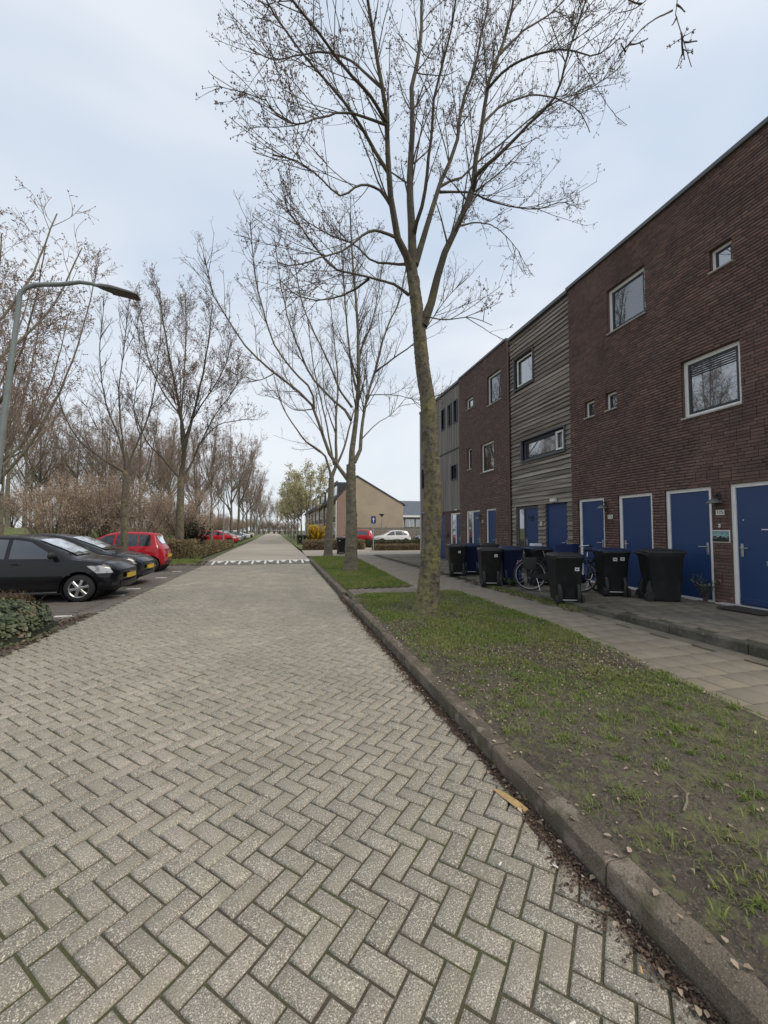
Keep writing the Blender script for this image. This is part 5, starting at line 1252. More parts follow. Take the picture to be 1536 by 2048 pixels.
# ---------------------------------------------------------------- bicycles
CHROME = mat('chrome', (.6,.6,.6), .25, metal=1.0)
SADDLE = mat('saddle_black', (.02,.018,.017), .6)
def bicycle(name, fm, loc, rz, label, lean=0.0, pannier=None, basket=False):
    t = tag(empty(name, loc, rz), label, 'bicycle'); t.rotation_euler = (lean, 0, rz)
    Rr = .345
    for x in (-.53,.56):
        w_ = MB(); 
        ring = [(Rr*math.cos(a), 0, Rr*math.sin(a)) for a in np.linspace(0,2*math.pi,49)]
        tyre = MB().tube(ring, .021, 8, False).build('wheel', mat('bike_tyre',(.055,.05,.046),.85), t, loc=(x,0,Rr+.019), angle=60)
        MB().tube([(p[0]*.93,0,p[2]*.93) for p in ring], .014, 6, False).build('rim', mat('alu_rim',(.5,.5,.48),.45,metal=.3), tyre, angle=60)
        sp = MB()
        for k in range(18):
            a = 2*math.pi*k/18; sp.tube([(.02*math.cos(a+1.2),(.025 if k % 2 else -.025),.02*math.sin(a+1.2)),(Rr*.93*math.cos(a),0,Rr*.93*math.sin(a))], .0018, 4)
        sp.lathe([(.018,-.04),(.02,-.02),(.02,.02),(.018,.04)], 12, 'y'); sp.build('spokes', CHROME, tyre)
        a0, a1 = (20,205) if x < 0 else (25,165)
        arc = [(x+(Rr+.045)*math.cos(R(a)), 0, Rr+.019+(Rr+.045)*math.sin(R(a))) for a in np.linspace(a0,a1,22)]
        mg = MB()
        mg.loft([[(p[0],-.028,p[2]-.006),(p[0],0,p[2]+.008),(p[0],.028,p[2]-.006),(p[0],0,p[2]+.003)] for p in arc]); mg.build('mudguard', fm if not pannier else CHROME, t, angle=60)
    bb, st, sd = (-.07,0,.30), (-.20,0,.80), (-.235,0,.92)
    h1, h0 = (.37,0,.60), (.33,0,.86)
    fr = MB(); fr.tube([bb,st], .017, 10); fr.tube([bb,h1], .019, 10); fr.tube([(-.16,0,.64),(h0[0],0,.80)], .016, 10); fr.tube([h1,h0], .02, 10)
    for s_ in (-1,1): fr.tube([bb,(-.53,s_*.055,Rr+.019)], .010, 8); fr.tube([(-.19,0,.76),(-.53,s_*.055,Rr+.019)], .008, 8); fr.tube([(.375,s_*.02,.58),(.40,s_*.045,.50),(.56,s_*.05,Rr+.019)], .012, 8)
    fr.build('frame', fm, t, angle=40)
    MB().tube([st,sd], .013, 8).build('seat_post', CHROME, t)
    sa = MB().loft([[(sd[0]-.14,y,.93+z) for y, z in ((-.02,.02),(0,.045),(.02,.02),(0,.01))],[(sd[0]-.12,y,.93+z) for y, z in ((-.09,.02),(0,.06),(.09,.02),(0,-.01))],[(sd[0],y,.93+z) for y, z in ((-.07,.015),(0,.045),(.07,.015),(0,-.015))],[(sd[0]+.14,y,.93+z) for y, z in ((-.02,.02),(0,.035),(.02,.02),(0,0))]]); sa.build('saddle', SADDLE, t, angle=60)
    MB().tube([h0,(.31,0,.97),(.33,0,1.02)], .013, 8).build('stem', CHROME, t)
    MB().tube([(.12,-.29,1.04),(.22,-.28,1.06),(.31,-.18,1.05),(.34,0,1.02),(.31,.18,1.05),(.22,.28,1.06),(.12,.29,1.04)], .011, 8).build('handlebar', CHROME, t, angle=40)
    for s_ in (-1,1): MB().tube([(.11,s_*.291,1.038),(.22,s_*.281,1.06)], .017, 8).build('grip', SADDLE, t)
    cc = MB().loft([[(x_,-.055,z_-h_) ,(x_,-.085,z_-h_*.8),(x_,-.085,z_+h_*.8),(x_,-.055,z_+h_)] for x_, z_, h_ in ((-.60,Rr+.02,.035),(-.53,Rr+.02,.055),(-.2,.32,.075),(-.05,.30,.105),(.03,.30,.06))]); cc.build('chain_case', SADDLE, t, angle=50)
    cr_ = MB().tube([(bb[0],-.12,bb[2]),(bb[0],.12,bb[2])], .015, 8); cr_.tube([(bb[0],-.115,bb[2]),(bb[0]+.10,-.12,bb[2]-.13)], .010, 6); cr_.tube([(bb[0],.115,bb[2]),(bb[0]-.10,.12,bb[2]+.13)], .010, 6); cr_.build('crank', CHROME, t)
    for s_, px_, pz_ in ((-1,.10,-.13),(1,-.10,.13)): MB().cbox(bb[0]+px_-.045,bb[0]+px_+.045,min(s_*.13,s_*.22),max(s_*.13,s_*.22),bb[2]+pz_-.012,bb[2]+pz_+.012,.004).build('pedal', SADDLE, t)
    ca_ = MB()
    for s_ in (-1,1):
        ca_.tube([(-.24,s_*.05,.76),(-.78,s_*.055,.755)], .007, 6); ca_.tube([(-.53,s_*.065,Rr+.03),(-.56,s_*.06,.755)], .006, 6); ca_.tube([(-.53,s_*.065,Rr+.03),(-.72,s_*.06,.755)], .006, 6)
    for x_ in (-.3,-.45,-.6,-.76): ca_.tube([(x_,-.052,.76),(x_,.052,.76)], .006, 6)
    ca_.build('carrier', SADDLE, t)
    MB().tube([(.37,0,.80),(.44,0,.80)], [.02,.042], 12).build('front_lamp', CHROME, t, angle=40)
    MB().cbox(-.815,-.785,-.03,.03,.66,.70,.006).build('rear_lamp', REDLENS, t)
    MB().tube([(-.40,-.06,.33),(-.34,-.17,.02)], .009, 6).build('kickstand', CHROME, t)
    if pannier:
        for s_ in (-1,1):
            y0, y1 = (.065,.20) if s_ > 0 else (-.20,-.065)
            p_ = MB().loft([rrect(.12,(y1-y0)/2,.03,.50,-.55,(y0+y1)/2), rrect(.145,(y1-y0)/2,.03,.53,-.55,(y0+y1)/2), rrect(.15,(y1-y0)/2,.03,.74,-.55,(y0+y1)/2), rrect(.17,(y1-y0)/2-.02,.03,.765,-.55,(y0+y1)/2)]).build('pannier', pannier, t, angle=50)
    if basket:
        MB().loft([rrect(.13,.16,.03,.86,.56,0), rrect(.17,.20,.03,1.10,.58,0), rrect(.16,.19,.03,1.10,.58,0), rrect(.12,.15,.03,.875,.56,0)], True, True).build('crate', mat('blue_crate',(.012,.024,.10),.6), t, angle=40)
    return t
PANN = mat('pannier_cloth', (.03,.028,.026), .9, 0, [(40,(.05,.046,.04),.5,.7,.6)])
bicycle('bicycle', SADDLE, (6.12,8.0,patio_z(8)+.004), R(-28), 'black city bicycle with panniers, its rear wheel out past the bins', R(-3), PANN)
bicycle('bicycle', mat('navy_frame',(.012,.02,.09),.35,coat=.5), (6.55,7.55,patio_z(7.6)+.004), R(200), 'dark blue bicycle with a front crate, standing among the bins', R(3), None, True)

# plant growing at the foot of the brick pillar
def leafy(name, stems, hgt, spread, leafs, size, lm, sm, loc, label, cat, seed, group=None):
    rg = np.random.default_rng(seed); t = tag(empty(name, loc), label, cat, group); P = []; mb = MB()
    for k in range(stems):
        a = rg.random()*6.28; h = hgt*rg.uniform(.5,1); s_ = spread*rg.uniform(.3,1); pts = [(0.03*math.cos(a),.03*math.sin(a),0),(math.cos(a)*s_*.4,math.sin(a)*s_*.4,h*.5),(math.cos(a)*s_,math.sin(a)*s_,h)]
        mb.tube(pts, [.006,.005,.003], 5)
        q, _ = resample(pts, 12); P.append(q[3:][rg.integers(0,9,leafs)])
    mb.build('stems', sm, t)
    P = np.concatenate(P)+rg.normal(0,.015,(stems*leafs,3))
    sz = size*rg.uniform(.6,1.3,len(P)); a = rg.normal(size=P.shape); a[:,2] = np.abs(a[:,2])*.6; a /= np.linalg.norm(a,axis=1,keepdims=True); b = np.cross(a,(0,0,1)); b /= np.linalg.norm(b,axis=1,keepdims=True)+1e-9
    V = np.stack([P, P+a*sz[:,None]*.5+b*sz[:,None]*.28+(0,0,.004), P+a*sz[:,None], P+a*sz[:,None]*.5-b*sz[:,None]*.28],1)
    tag(link('leaves', np_mesh('leaves', V.reshape(-1,3), np.arange(len(P)*4).reshape(-1,4), lm), t), kind='stuff')
    return t
LEAFG = mat('green_leaf', (.05,.085,.025), .55, .35, hue=(.09,.12,.04), trans=.2)
leafy('potted_weed', 14, .55, .26, 16, .055, mat('greygreen_leaf',(.10,.12,.06),.7,.35,hue=(.16,.13,.07)), TWIG, (7.85,5.92,.25), 'straggly grey-green plant growing at the foot of the brick pillar', 'plant', 4)
leafy('ground_weed', 18, .2, .22, 14, .06, LEAFG, TWIG, (5.75,9.15,.15), 'leafy green weed growing between two bins', 'plant', 5)

# ---------------------------------------------------------------- street lamps
LAMPC = mat('lamp_grey_green', (.20,.225,.22), .5, 0, [(6,(.15,.165,.16),.5,.7,.6)])
def street_lamp(loc, label, h=5.4, arm=1.55, lean=(0,0), rz=0, r=(.054,.035), thin=False):
    t = tag(empty('street_lamp', loc, rz), label, 'street lamp', 'street lamps along the road')
    lx, ly = lean
    pole = [(0,0,0),(lx*.33,ly*.33,h*.33),(lx*.66,ly*.66,h*.66),(lx*.98,ly*.98,h-.28)]
    MB().tube(pole, [r[0],r[0]*.95,r[1]*1.15,r[1]], 14).build('pole', LAMPC, t, angle=40)
    MB().lathe([(r[0]*1.25,0),(r[0]*1.25,.5),(r[0]*1.02,.55)], 14, 'z').build('base_sleeve', LAMPC, t, angle=40)
    a = [(lx*.98,ly*.98,h-.29),(lx,ly,h-.12),(lx+.07,ly,h-.02),(lx+.2,ly,h+.06),(lx+.55,ly,h+.12),(lx+arm*.72,ly,h+.20),(lx+arm*.86,ly,h+.20),(lx+arm,ly,h+.17)]
    MB().tube(a, [r[1]*.98]+[.034]*4+[.030,.028,.028], 12).build('arm', LAMPC, t, angle=40)
    x0, z0 = lx+arm-.06, h+.17
    hd = MB().loft([[(x0+u*.62, ly+y*wv, z0-u*.10+z*hv) for y, z in ((-1,-.2),(-1,.35),(-.7,.8),(0,1),(.7,.8),(1,.35),(1,-.2),(0,-.35))] for u, wv, hv in ((0,.035,.04),(.08,.06,.055),(.35,.11,.06),(.8,.12,.045),(1,.10,.025))])
    ho = hd.build('lamp_head', mat('lamp_head_grey',(.12,.12,.11),.5), t, angle=40)
    MB().loft([[(x0+u*.62, ly+y*.085, z0-u*.10-dz+.004) for y in (-1,1)]+[(x0+u*.62, ly+y*.075, z0-u*.10-dz-.02) for y in (1,-1)] for u, dz in ((.32,.022),(.97,.008))]).build('lens', mat('lamp_lens',(.075,.066,.058),.3,coat=.3), ho)
    return t
street_lamp((-4.45,7.5,0), 'tall grey street lamp with a curved arm near the ivy', h=5.50, arm=1.14, lean=(.36,0))
# ---------------------------------------------------------------- shrubs, hedges and trees of the park on the left
SHRUB = mat('shrub_twig', (.36,.27,.20), .95, .25, [(1.2,(.42,.32,.25),.45,.6,.7)])
SBUD = mat('shrub_bud', (.46,.34,.255), .9, .3, hue=(.36,.275,.20))
def shrub_limbs(seed, h, n, spread):
    rr = random.Random(seed); L = [(.05,.03,[(0,0,-.05),(.05,0,.3),(.08,.05,h*.45)])]
    for i in range(n):
        a = 6.28*i/n+rr.uniform(-.3,.3); s_ = spread*rr.uniform(.35,1.05); hh = h*rr.uniform(.7,1.0)*(1-.25*(s_/spread)**2); b = rr.uniform(.05,.3)
        L.append((.035,.008,[(math.cos(a)*b,math.sin(a)*b,-.02),(math.cos(a)*s_*.35,math.sin(a)*s_*.35,hh*.4),(math.cos(a)*s_*.8,math.sin(a)*s_*.8,hh*.8),(math.cos(a)*s_,math.sin(a)*s_,hh)]))
    return L
sh1 = make_tree('shrub', shrub_limbs(1,4.6,20,2.3), 51, BRANCH, dens=(3.4,4.5,6.5), lens=(1.35,.75,.34), bud=None, leaf=(.065,SBUD,3,.09), twig_r=.008, up=.45, ang=.8, k_main=8, main_step=.15, twigm=SHRUB, sides=(5,4,3,3))
sh2 = make_tree('shrub', shrub_limbs(2,4.2,17,2.5), 52, BRANCH, dens=(3.4,4.5,6.5), lens=(1.35,.75,.34), bud=None, leaf=(.065,SBUD,3,.09), twig_r=.008, up=.35, ang=.9, k_main=8, main_step=.15, twigm=SHRUB, sides=(5,4,3,3))
spots = [(-6.3,29.5,1.0,'end of the row nearest the street lamp'),(-8.4,27.6,1.04,'second from the street'),(-10.6,28.8,1.12,'third from the street'),(-12.8,27.4,1.08,'fourth from the street'),(-11.6,31.6,1.15,'in the second row behind the slender tree'),(-8.8,32.0,1.05,'in the second row behind the full-crowned tree'),(-13.5,32.5,1.1,'in the second row behind the dark hatchback'),(-14.6,33.5,.9,'at the left end of the row')]
for i, (x, y, s_, lb) in enumerate(spots):
    t = (sh1, sh2)[i] if i < 2 else copy_tree((sh1, sh2)[i % 2])
    place(t, (x,y,.02), i*1.9, s_); tag(t, 'bushy bare shrub with brownish-pink twigs, '+lb, 'shrub', 'brown shrubs behind the parking bays')
holly = leafy('evergreen_shrub', 40, 2.3, 1.0, 60, .16, mat('holly_leaf',(.022,.032,.014),.5,.4,hue=(.035,.045,.02)), BRANCH, (-5.4,28.3,.02), 'dark evergreen bush at the street end of the brown shrubs', 'shrub', 8)

HEDGE = mat('hedge_twig', (.23,.14,.085), .95, .4, [(.8,(.17,.15,.07),.45,.6,.8)], hue=(.18,.16,.075))
def hedge(name, x0, x1, y0, y1, h, n, m, label, seed, z0=.05, size=.09, sub=None):
    rg = np.random.default_rng(seed); t = tag(empty(name, ((x0+x1)/2,(y0+y1)/2,z0)), label, 'hedge')
    X, Y = (x1-x0)/2, (y1-y0)/2
    core = MB().loft([rrect(X*.9,Y*.8,min(X,Y)*.4,0), rrect(X*.92,Y*.82,min(X,Y)*.4,h*.5), rrect(X*.85,Y*.7,min(X,Y)*.4,h*.82)]); core.build('shade_core', mat('hedge_dark',(.035,.026,.018),1), t)  # solid core, its dark colour stands in for shade inside the hedge
    p = rg.uniform(-1,1,(n,3)); k = rg.integers(0,3,n); e = np.sign(rg.uniform(-1,1,n))*rg.uniform(.86,1.04,n)
    p[k == 0,0] = e[k == 0]; p[k == 1,1] = e[k == 1]; p[k == 2,2] = np.abs(e[k == 2])
    P = np.c_[p[:,0]*X, p[:,1]*Y, (p[:,2]*.5+.5)*h*(.9+.2*fnoise(p[:,0]*X*1.0+seed, p[:,1]*Y, 1.5))]
    sz = size*rg.uniform(.4,1.3,n); a = rg.normal(size=(n,3)); a[:,2] = np.abs(a[:,2])+.3; a /= np.linalg.norm(a,axis=1,keepdims=True); b = np.cross(a, rg.normal(size=(n,3))); b /= np.linalg.norm(b,axis=1,keepdims=True)
    V = np.stack([P-a*sz[:,None]*.5, P+b*sz[:,None]*.18, P+a*sz[:,None]*.5, P-b*sz[:,None]*.18],1)
    tag(link('foliage', np_mesh('foliage', V.reshape(-1,3), np.arange(n*4).reshape(-1,4), m), t), kind='stuff')
    return t
hedge('hedge', -17, -4.7, 23.3, 24.9, 1.0, 26000, HEDGE, 'long low brown hedge behind the parked cars', 61, size=.11)
hedge('hedge', -6.2, -4.4, 25.2, 41, .62, 20000, HEDGE, 'low reddish-brown hedge running along the far street on the left', 62, size=.12)
hedge('hedge', 1.75, 6.3, 30.6, 32.6, .72, 14000, HEDGE, 'low brown hedge at the corner of the side street before the yellow bush', 63, z0=.1, size=.10)
hedge('hedge', 6.75, 10.2, 28.4, 29.8, .42, 9000, HEDGE, 'lowest brown hedge beside the blue sign post', 64, z0=.1, size=.10)
GH = mat('green_hedge_leaf', (.05,.06,.022), .8, .4, hue=(.08,.07,.03))
hedge('hedge', 7.2, 12.0, 33.2, 34.4, .62, 9000, GH, 'darker green hedge in front of the white car', 65, z0=.1, size=.12)
hedge('hedge', 22, 30, 60, 61.5, 1.5, 7000, mat('yellow_hedge_leaf',(.24,.23,.05),.8,.3,hue=(.30,.24,.10)), 'yellowish-green bushes below the house with the slate roof', 66, z0=.1, size=.25)

# ivy mound by the near left edge of the road
rg = np.random.default_rng(70)
ivy = tag(empty('ivy_shrub', (-4.75,7.25,0)), 'glossy green ivy mound with brown twigs at the left road edge', 'shrub')
def ivz(x, y): return .55*np.sqrt(np.clip(1-((x)/1.25)**2-((y)/1.35)**2, 0, 1))**.7*(.85+.35*fnoise(x+3,y+8,2.2))
mb = MB(); nn = 26
vs_ = [(1.25*1.0*(2*i/(nn-1)-1), 1.35*(2*j/(nn-1)-1)) for j in range(nn) for i in range(nn)]
mb.add([(x,y,float(ivz(np.array(x),np.array(y)))*.86-.03) for x, y in vs_], [(j*nn+i, j*nn+i+1, (j+1)*nn+i+1, (j+1)*nn+i) for j in range(nn-1) for i in range(nn-1)])
mb.build('earth', mat('ivy_dark',(.018,.02,.01),1), ivy, smooth=True)
n = 7000; a = rg.random(n)*6.28; r_ = rg.random(n)**.42*1.06; x, y = r_*np.cos(a)*1.25, r_*np.sin(a)*1.35; z = ivz(x,y)*rg.uniform(.8,1.08,n)+.015
sz = .062*rg.uniform(.4,1.3,n); th = rg.random(n)*6.28; nx_ = np.c_[x/1.3+rg.normal(0,.35,n), y/1.3+rg.normal(0,.35,n)-.15, np.full(n,.8)]; nx_ /= np.linalg.norm(nx_,axis=1,keepdims=True)
u_ = np.cross(nx_, np.c_[np.cos(th),np.sin(th),np.zeros(n)]); u_ /= np.linalg.norm(u_,axis=1,keepdims=True); v_ = np.cross(nx_,u_)
T = np.array([(0,-.5,0),(.42,-.28,.05),(.30,.05,.02),(0,.55,-.06),(-.30,.05,.02),(-.42,-.28,.05)])
V = np.c_[x,y,z][:,None]+(T[None,:,0:1]*u_[:,None]+T[None,:,1:2]*v_[:,None]+T[None,:,2:3]*nx_[:,None])*sz[:,None,None]
F = np.array([(0,1,2,3),(0,3,4,5)])[None]+(np.arange(n)*6)[:,None,None]
tag(link('leaves', np_mesh('leaves', V.reshape(-1,3), F.reshape(-1,4), mat('ivy_leaf',(.035,.058,.018),.45,.5,[(1.5,(.075,.078,.03),.45,.6,.7),(4,(.13,.085,.04),.56,.66,.8)],hue=(.065,.09,.03))), ivy), kind='stuff')
m_ = 900; x = rg.uniform(-1.1,.7,m_); y = rg.uniform(.1,1.25,m_); k = (x/1.25)**2+(y/1.35)**2 < 1; x, y = x[k], y[k]; z = ivz(x,y)
P = np.empty((len(x),3,3)); P[:,0] = np.c_[x,y,z-.05]; P[:,1] = P[:,0]+np.c_[rg.normal(0,.04,len(x)),rg.normal(0,.04,len(x)),rg.uniform(.05,.14,len(x))]; P[:,2] = P[:,1]+np.c_[rg.normal(0,.05,len(x)),rg.normal(0,.05,len(x)),rg.uniform(.02,.12,len(x))]
v, f = tubes(P, np.tile([.004,.003,.002],(len(x),1)), 3); tag(link('dry_twigs', np_mesh('dry_twigs', v, f, mat('dry_twig',(.15,.10,.055),.95,.3)), ivy), kind='stuff')
xx = -3.55+rg.normal(0,.10,900); yy = 5.2+3.6*rg.random(900)
tag(leaves('leaf_litter', xx, yy, .006+.012*rg.random(900), .04, DARKLEAF, 71, .5), 'dark leaf litter on the road edge below the ivy', 'litter', kind='stuff')
tag(MB().add([(-9,2.5,.006),(BX-.32,2.5,.006),(BX-.32,7.9,.006),(-4.2,8.3,.006),(-9,8.4,.006)],[(0,1,2,3,4)]).build('planting_bed', SOIL), kind='structure')

ORD = ['first','second','third','fourth','fifth','sixth','seventh','eighth','ninth','tenth']
# background trees: three kinds grown once and copied
GT = 'bare trees beyond the parking bays'
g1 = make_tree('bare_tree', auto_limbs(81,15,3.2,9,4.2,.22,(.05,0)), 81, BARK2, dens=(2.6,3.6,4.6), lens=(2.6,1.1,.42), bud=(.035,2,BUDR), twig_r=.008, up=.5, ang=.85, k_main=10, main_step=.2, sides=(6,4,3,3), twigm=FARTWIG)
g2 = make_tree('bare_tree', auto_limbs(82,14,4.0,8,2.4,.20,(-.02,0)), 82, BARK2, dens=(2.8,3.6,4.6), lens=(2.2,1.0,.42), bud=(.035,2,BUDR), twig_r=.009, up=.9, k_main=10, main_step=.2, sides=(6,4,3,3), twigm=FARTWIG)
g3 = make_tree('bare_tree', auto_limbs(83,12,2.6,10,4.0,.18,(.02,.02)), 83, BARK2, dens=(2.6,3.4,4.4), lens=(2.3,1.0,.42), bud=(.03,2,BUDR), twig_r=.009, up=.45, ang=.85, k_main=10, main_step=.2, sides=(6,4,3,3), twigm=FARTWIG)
near_left = [(0,(-12.6,21.0),1.0,.3,'tall bare tree at the left edge, its trunk leaning right'),(1,(-14.8,24.5),1.05,1.2,'bare tree whose crown fills the far left behind the lamp'),(2,(-18.5,33),1.0,2.2,'bare tree in the park left of the brown shrubs'),(0,(-11.5,38),.8,3.9,'bare tree rising behind the brown shrubs'),(2,(-15.5,41),.85,5.0,'bare tree over the middle of the shrubs'),(1,(-22,40),1.0,.7,'bare tree deep in the park at far left'),(2,(-8.9,10.6),.92,4.1,'bare tree left of the frame whose twig tips reach in')]
ts = (g1,g2,g3); used = set()
for k, (x, y), s_, rz, lb in near_left:
    t = ts[k] if k not in used else copy_tree(ts[k]); used.add(k)
    place(t, (x,y,.02), rz, s_); tag(t, lb, 'tree', GT)
row = [('l', -6.6, 44.6), ('l', -5.6, 54.6), ('l', -5.4, 62), ('l', -5.3, 70), ('l', -5.2, 80), ('l', -5.2, 91), ('l', -5.0, 104), ('l', -5.0, 120), ('l', -4.8, 140), ('l', -4.6, 165)]
for i, (_, x, y) in enumerate(row):
    t = copy_tree(ts[(1,0,1)[i % 3]]); place(t, (bend(x,y),y,.02), i*2.3, .92+.1*(i % 3)); tag(t, ORD[i]+' tall reddish bare tree left of the far street, counted from the camera', 'tree', 'row of trees along the far street')
for i, (x, y) in enumerate([(-13,48),(-14,57),(-12.5,67),(-15,78),(-13,92),(-19,52),(-22,66),(-26,50),(-30,60),(-17,100),(-24,86)]):
    t = copy_tree(ts[(2,1,0)[i % 3]]); place(t, (x,y,.02), i*1.7, .85+.08*(i % 4)); tag(t, 'bare tree of the wood behind the far street row', 'tree', 'trees of the wood beyond the park')
for i, (x, y) in enumerate([(-6,168),(-2.2,172),(1.2,174),(5.0,170)]):
    t = copy_tree(g3); place(t, (bend(x,y),y,.05), i*2.1, 1.2); tag(t, ['leftmost','second','third','rightmost'][i]+' of the bare trees closing the far end of the street', 'tree', 'trees at the end of the street')
rr = random.Random(3)
for i in range(30):
    x = -11-i*1.75+rr.uniform(-.8,.8); y = rr.uniform(50,74); t = copy_tree(ts[i % 3]); place(t, (x,y,.02), rr.uniform(0,6.3), rr.uniform(.75,1.0)); tag(t, 'bare tree of the wood behind the far street row', 'tree', 'trees of the wood beyond the park')
for i in range(16):
    x = -9-i*2.6+rr.uniform(-.6,.6); y = rr.uniform(44,52); t = copy_tree((sh1,sh2)[i % 2]); place(t, (x,y,.02), rr.uniform(0,6.3), rr.uniform(.85,1.15)); tag(t, 'bare shrub of the thicket along the edge of the wood', 'shrub', 'undergrowth shrubs at the wood edge')
for i in range(9):
    t = copy_tree((sh1,sh2)[i % 2]); place(t, (bend(-9+i*2.2,178),178+rr.uniform(-2,2),.05), i*1.3, rr.uniform(1.1,1.5)); tag(t, 'bare shrub of the thicket closing the far end of the street', 'shrub', 'shrubs at the end of the street')
for i in range(13):
    y = 56+i*8; t = copy_tree((sh1,sh2)[i % 2]); place(t, (bend(-10.2,y)+rr.uniform(-.6,.6),y,.02), i*1.1, rr.uniform(.7,.95)); tag(t, 'bare shrub under the trees along the left of the far street', 'shrub', 'shrubs under the far street trees')
PALE = mat('pale_leaf', (.55,.50,.32), .85, .3, hue=(.36,.34,.16), trans=.2)
bl = make_tree('blossom_tree', auto_limbs(91,8.6,2.2,9,2.0,.14), 91, BARK2, dens=(2.4,3.2,3.6), lens=(1.5,.8,.35), bud=None, twig_r=.008, up=.6, k_main=10, main_step=.2, leaf=(.17,PALE,7,.16), sides=(6,4,3,3))
for i, (x, y, s_) in enumerate([(3.1,44,1.0),(2.9,51,.92),(2.9,59,.95),(2.8,68,.9),(2.8,79,.95),(2.8,93,1.0),(2.8,112,1.0)]):
    t = bl if i == 0 else copy_tree(bl); place(t, (bend(x,y),y,.1), i*1.3, s_)
    tag(t, ORD[i]+' pale creamy-green leafing tree right of the far street, counted from the yellow bush', 'tree', 'pale leafing trees')
YEL = mat('forsythia_flower', (.70,.50,.02), .8, .2, hue=(.62,.42,.02), trans=.2)
leafy('forsythia_bush', 110, 2.0, .95, 90, .13, YEL, BRANCH, (2.9,34.6,.1), 'bright yellow forsythia bush at the side street corner', 'shrub', 9)

# ---------------------------------------------------------------- far houses, fence, signs, cars
SAND = mat('sand_brick', (.40,.325,.235), .9, 0, [(.6,(.33,.265,.19),.42,.62,.6),(12,(.46,.385,.29),.5,.7,.5)], (30,.4,.01))
PINK = mat('pink_brick', (.30,.20,.165), .9, 0, [(.8,(.26,.17,.14),.42,.62,.6),(12,(.35,.25,.20),.5,.7,.5)], (30,.4,.01))
SLATE = mat('dark_roof', (.05,.052,.055), .8, 0, [(2,(.07,.07,.072),.45,.65,.6)])
SLATEB = mat('blue_slate', (.10,.115,.145), .7, 0, [(2,(.08,.09,.11),.45,.65,.6)])
PANEL = mat('grey_panel', (.20,.20,.17), .8, 0, [(3,(.15,.15,.13),.45,.65,.6)])
def row_house(y0, y1, label, gable):
    xf, xa_, xr = bend(6.9,y0), bend(9.3,y0), bend(15.2,y0); ze, za, zr = 5.4, 8.1, 4.75
    t = tag(empty('row_house', (xf,y0,.1)), label, 'house', 'row houses beyond the side street'); off = (xf,y0,.1)
    MB().prism([(xf,.1),(xr,.1),(xr,zr),(xa_,za),(xf,ze)], 'y', y0, y1).build('wall', PINK, t, off)
    if gable: MB().prism([(xa_-.12,.1),(xr+.01,.1),(xr+.01,zr),(xa_,za-.02),(xa_-.12,za-.13)], 'y', y0-.05, y0-.005).build('gable_face', SAND, t, off)
    MB().prism([(xf-.35,ze-.30),(xa_,za+.02),(xr+.3,zr-.12),(xr+.3,zr+.04),(xa_,za+.22),(xf-.35,ze-.08)], 'y', y0-.12, y1-.13).build('roof', SLATE, t, off)
    ym = (y0+y1)/2
    d_ = MB().box(xf+.15,xa_,y0+.5,y1-.6,ze-.2,7.45).build('dormer', SLATE, t, off)
    MB().box(xf+.02,xf+.14,y0+.45,y1-.55,7.46,7.62).build('dormer_edge', SLATE, d_, off)
    for k in range(2):
        a = y0+.9+k*(y1-y0-2)/2; fr_ = frame_ring(MB(), xf+.09, xf+.145, a, a+(y1-y0-2.4)/2, 5.9, 7.1, .08).build('window', FRAMEW, t, off)
        MB().box(xf+.11,xf+.13,a+.08,a+(y1-y0-2.4)/2-.08,5.98,7.02).build('pane', GLASS, fr_, off)
    MB().box(xf-.06,xf-.004,y0+.4,y1-.4,2.75,3.1).build('panel_band', PANEL, t, off)
    for z0_, z1_ in ((1.0,2.6),(3.3,4.8)):
        for k in range(2):
            a = y0+.6+k*2.6
            fr_ = frame_ring(MB(), xf-.05, xf-.003, a, a+1.9, z0_, z1_, .09).build('window', FRAMEW, t, off)
            MB().box(xf-.03,xf-.012,a+.09,a+1.81,z0_+.09,z1_-.09).build('pane', GLASS, fr_, off)
    MB().tube([(xf-.1,y0+.08,.12),(xf-.1,y0+.08,ze-.2)], .06, 8).build('downpipe', FRAMEW, t, off)
    return t
for i in range(8):
    row_house(48+i*6.6, 48+(i+1)*6.6, 'sand brick end house with a lopsided gable beyond the fence' if i == 0 else ORD[i]+' house of the pink brick row with dark dormers, counted from the sand gable', i == 0)
t = tag(empty('detached_house', (24,72,.1)), 'house with blue slate roof and white windows at the far right gap', 'house')
o_ = (24,72,.1)
MB().box(20,36,72,80,.1,4.2).build('wall', PANEL, t, o_)
MB().prism([(71.6,4.2),(76,7.4),(80.4,4.2)], 'x', 19.6, 36.4).build('roof', SLATEB, t, o_)
MB().box(19.8,36.2,71.5,71.7,4.0,4.35).build('fascia', FRAMEW, t, o_)
for k in range(7):
    a = 20.6+k*2.1; w_ = frame_ring(MB(), 0,0.1,0,0,0,0,0).__class__()
    w_.box(a,a+1.7,71.9,71.99,2.2,3.6); wo_ = w_.build('window', FRAMEW, t, o_)
    MB().box(a+.1,a+.78,71.86,71.89,2.3,3.5).build('pane', GLASS, wo_, o_); MB().box(a+.92,a+1.6,71.86,71.89,2.3,3.5).build('pane', GLASS, wo_, o_)
FENCE = mat('weathered_fence', (.17,.155,.135), .9, .15, [(3,(.12,.11,.095),.45,.65,.6)], stretch=(.3,1,3))
t = tag(empty('board_fence', (12,46.6,.1)), 'weathered fence of horizontal boards in front of the sand brick gable', 'fence'); o_ = (12,46.6,.1)
for k in range(9): MB().cbox(8.3,22,46.58,46.61,.22+k*.19,.22+k*.19+.145,.004).build('board', FENCE, t, o_)
for k in range(8): MB().cbox(8.3+k*1.95,8.4+k*1.95,46.615,46.7,.1,2.0,.006).build('post', FENCE, t, o_)
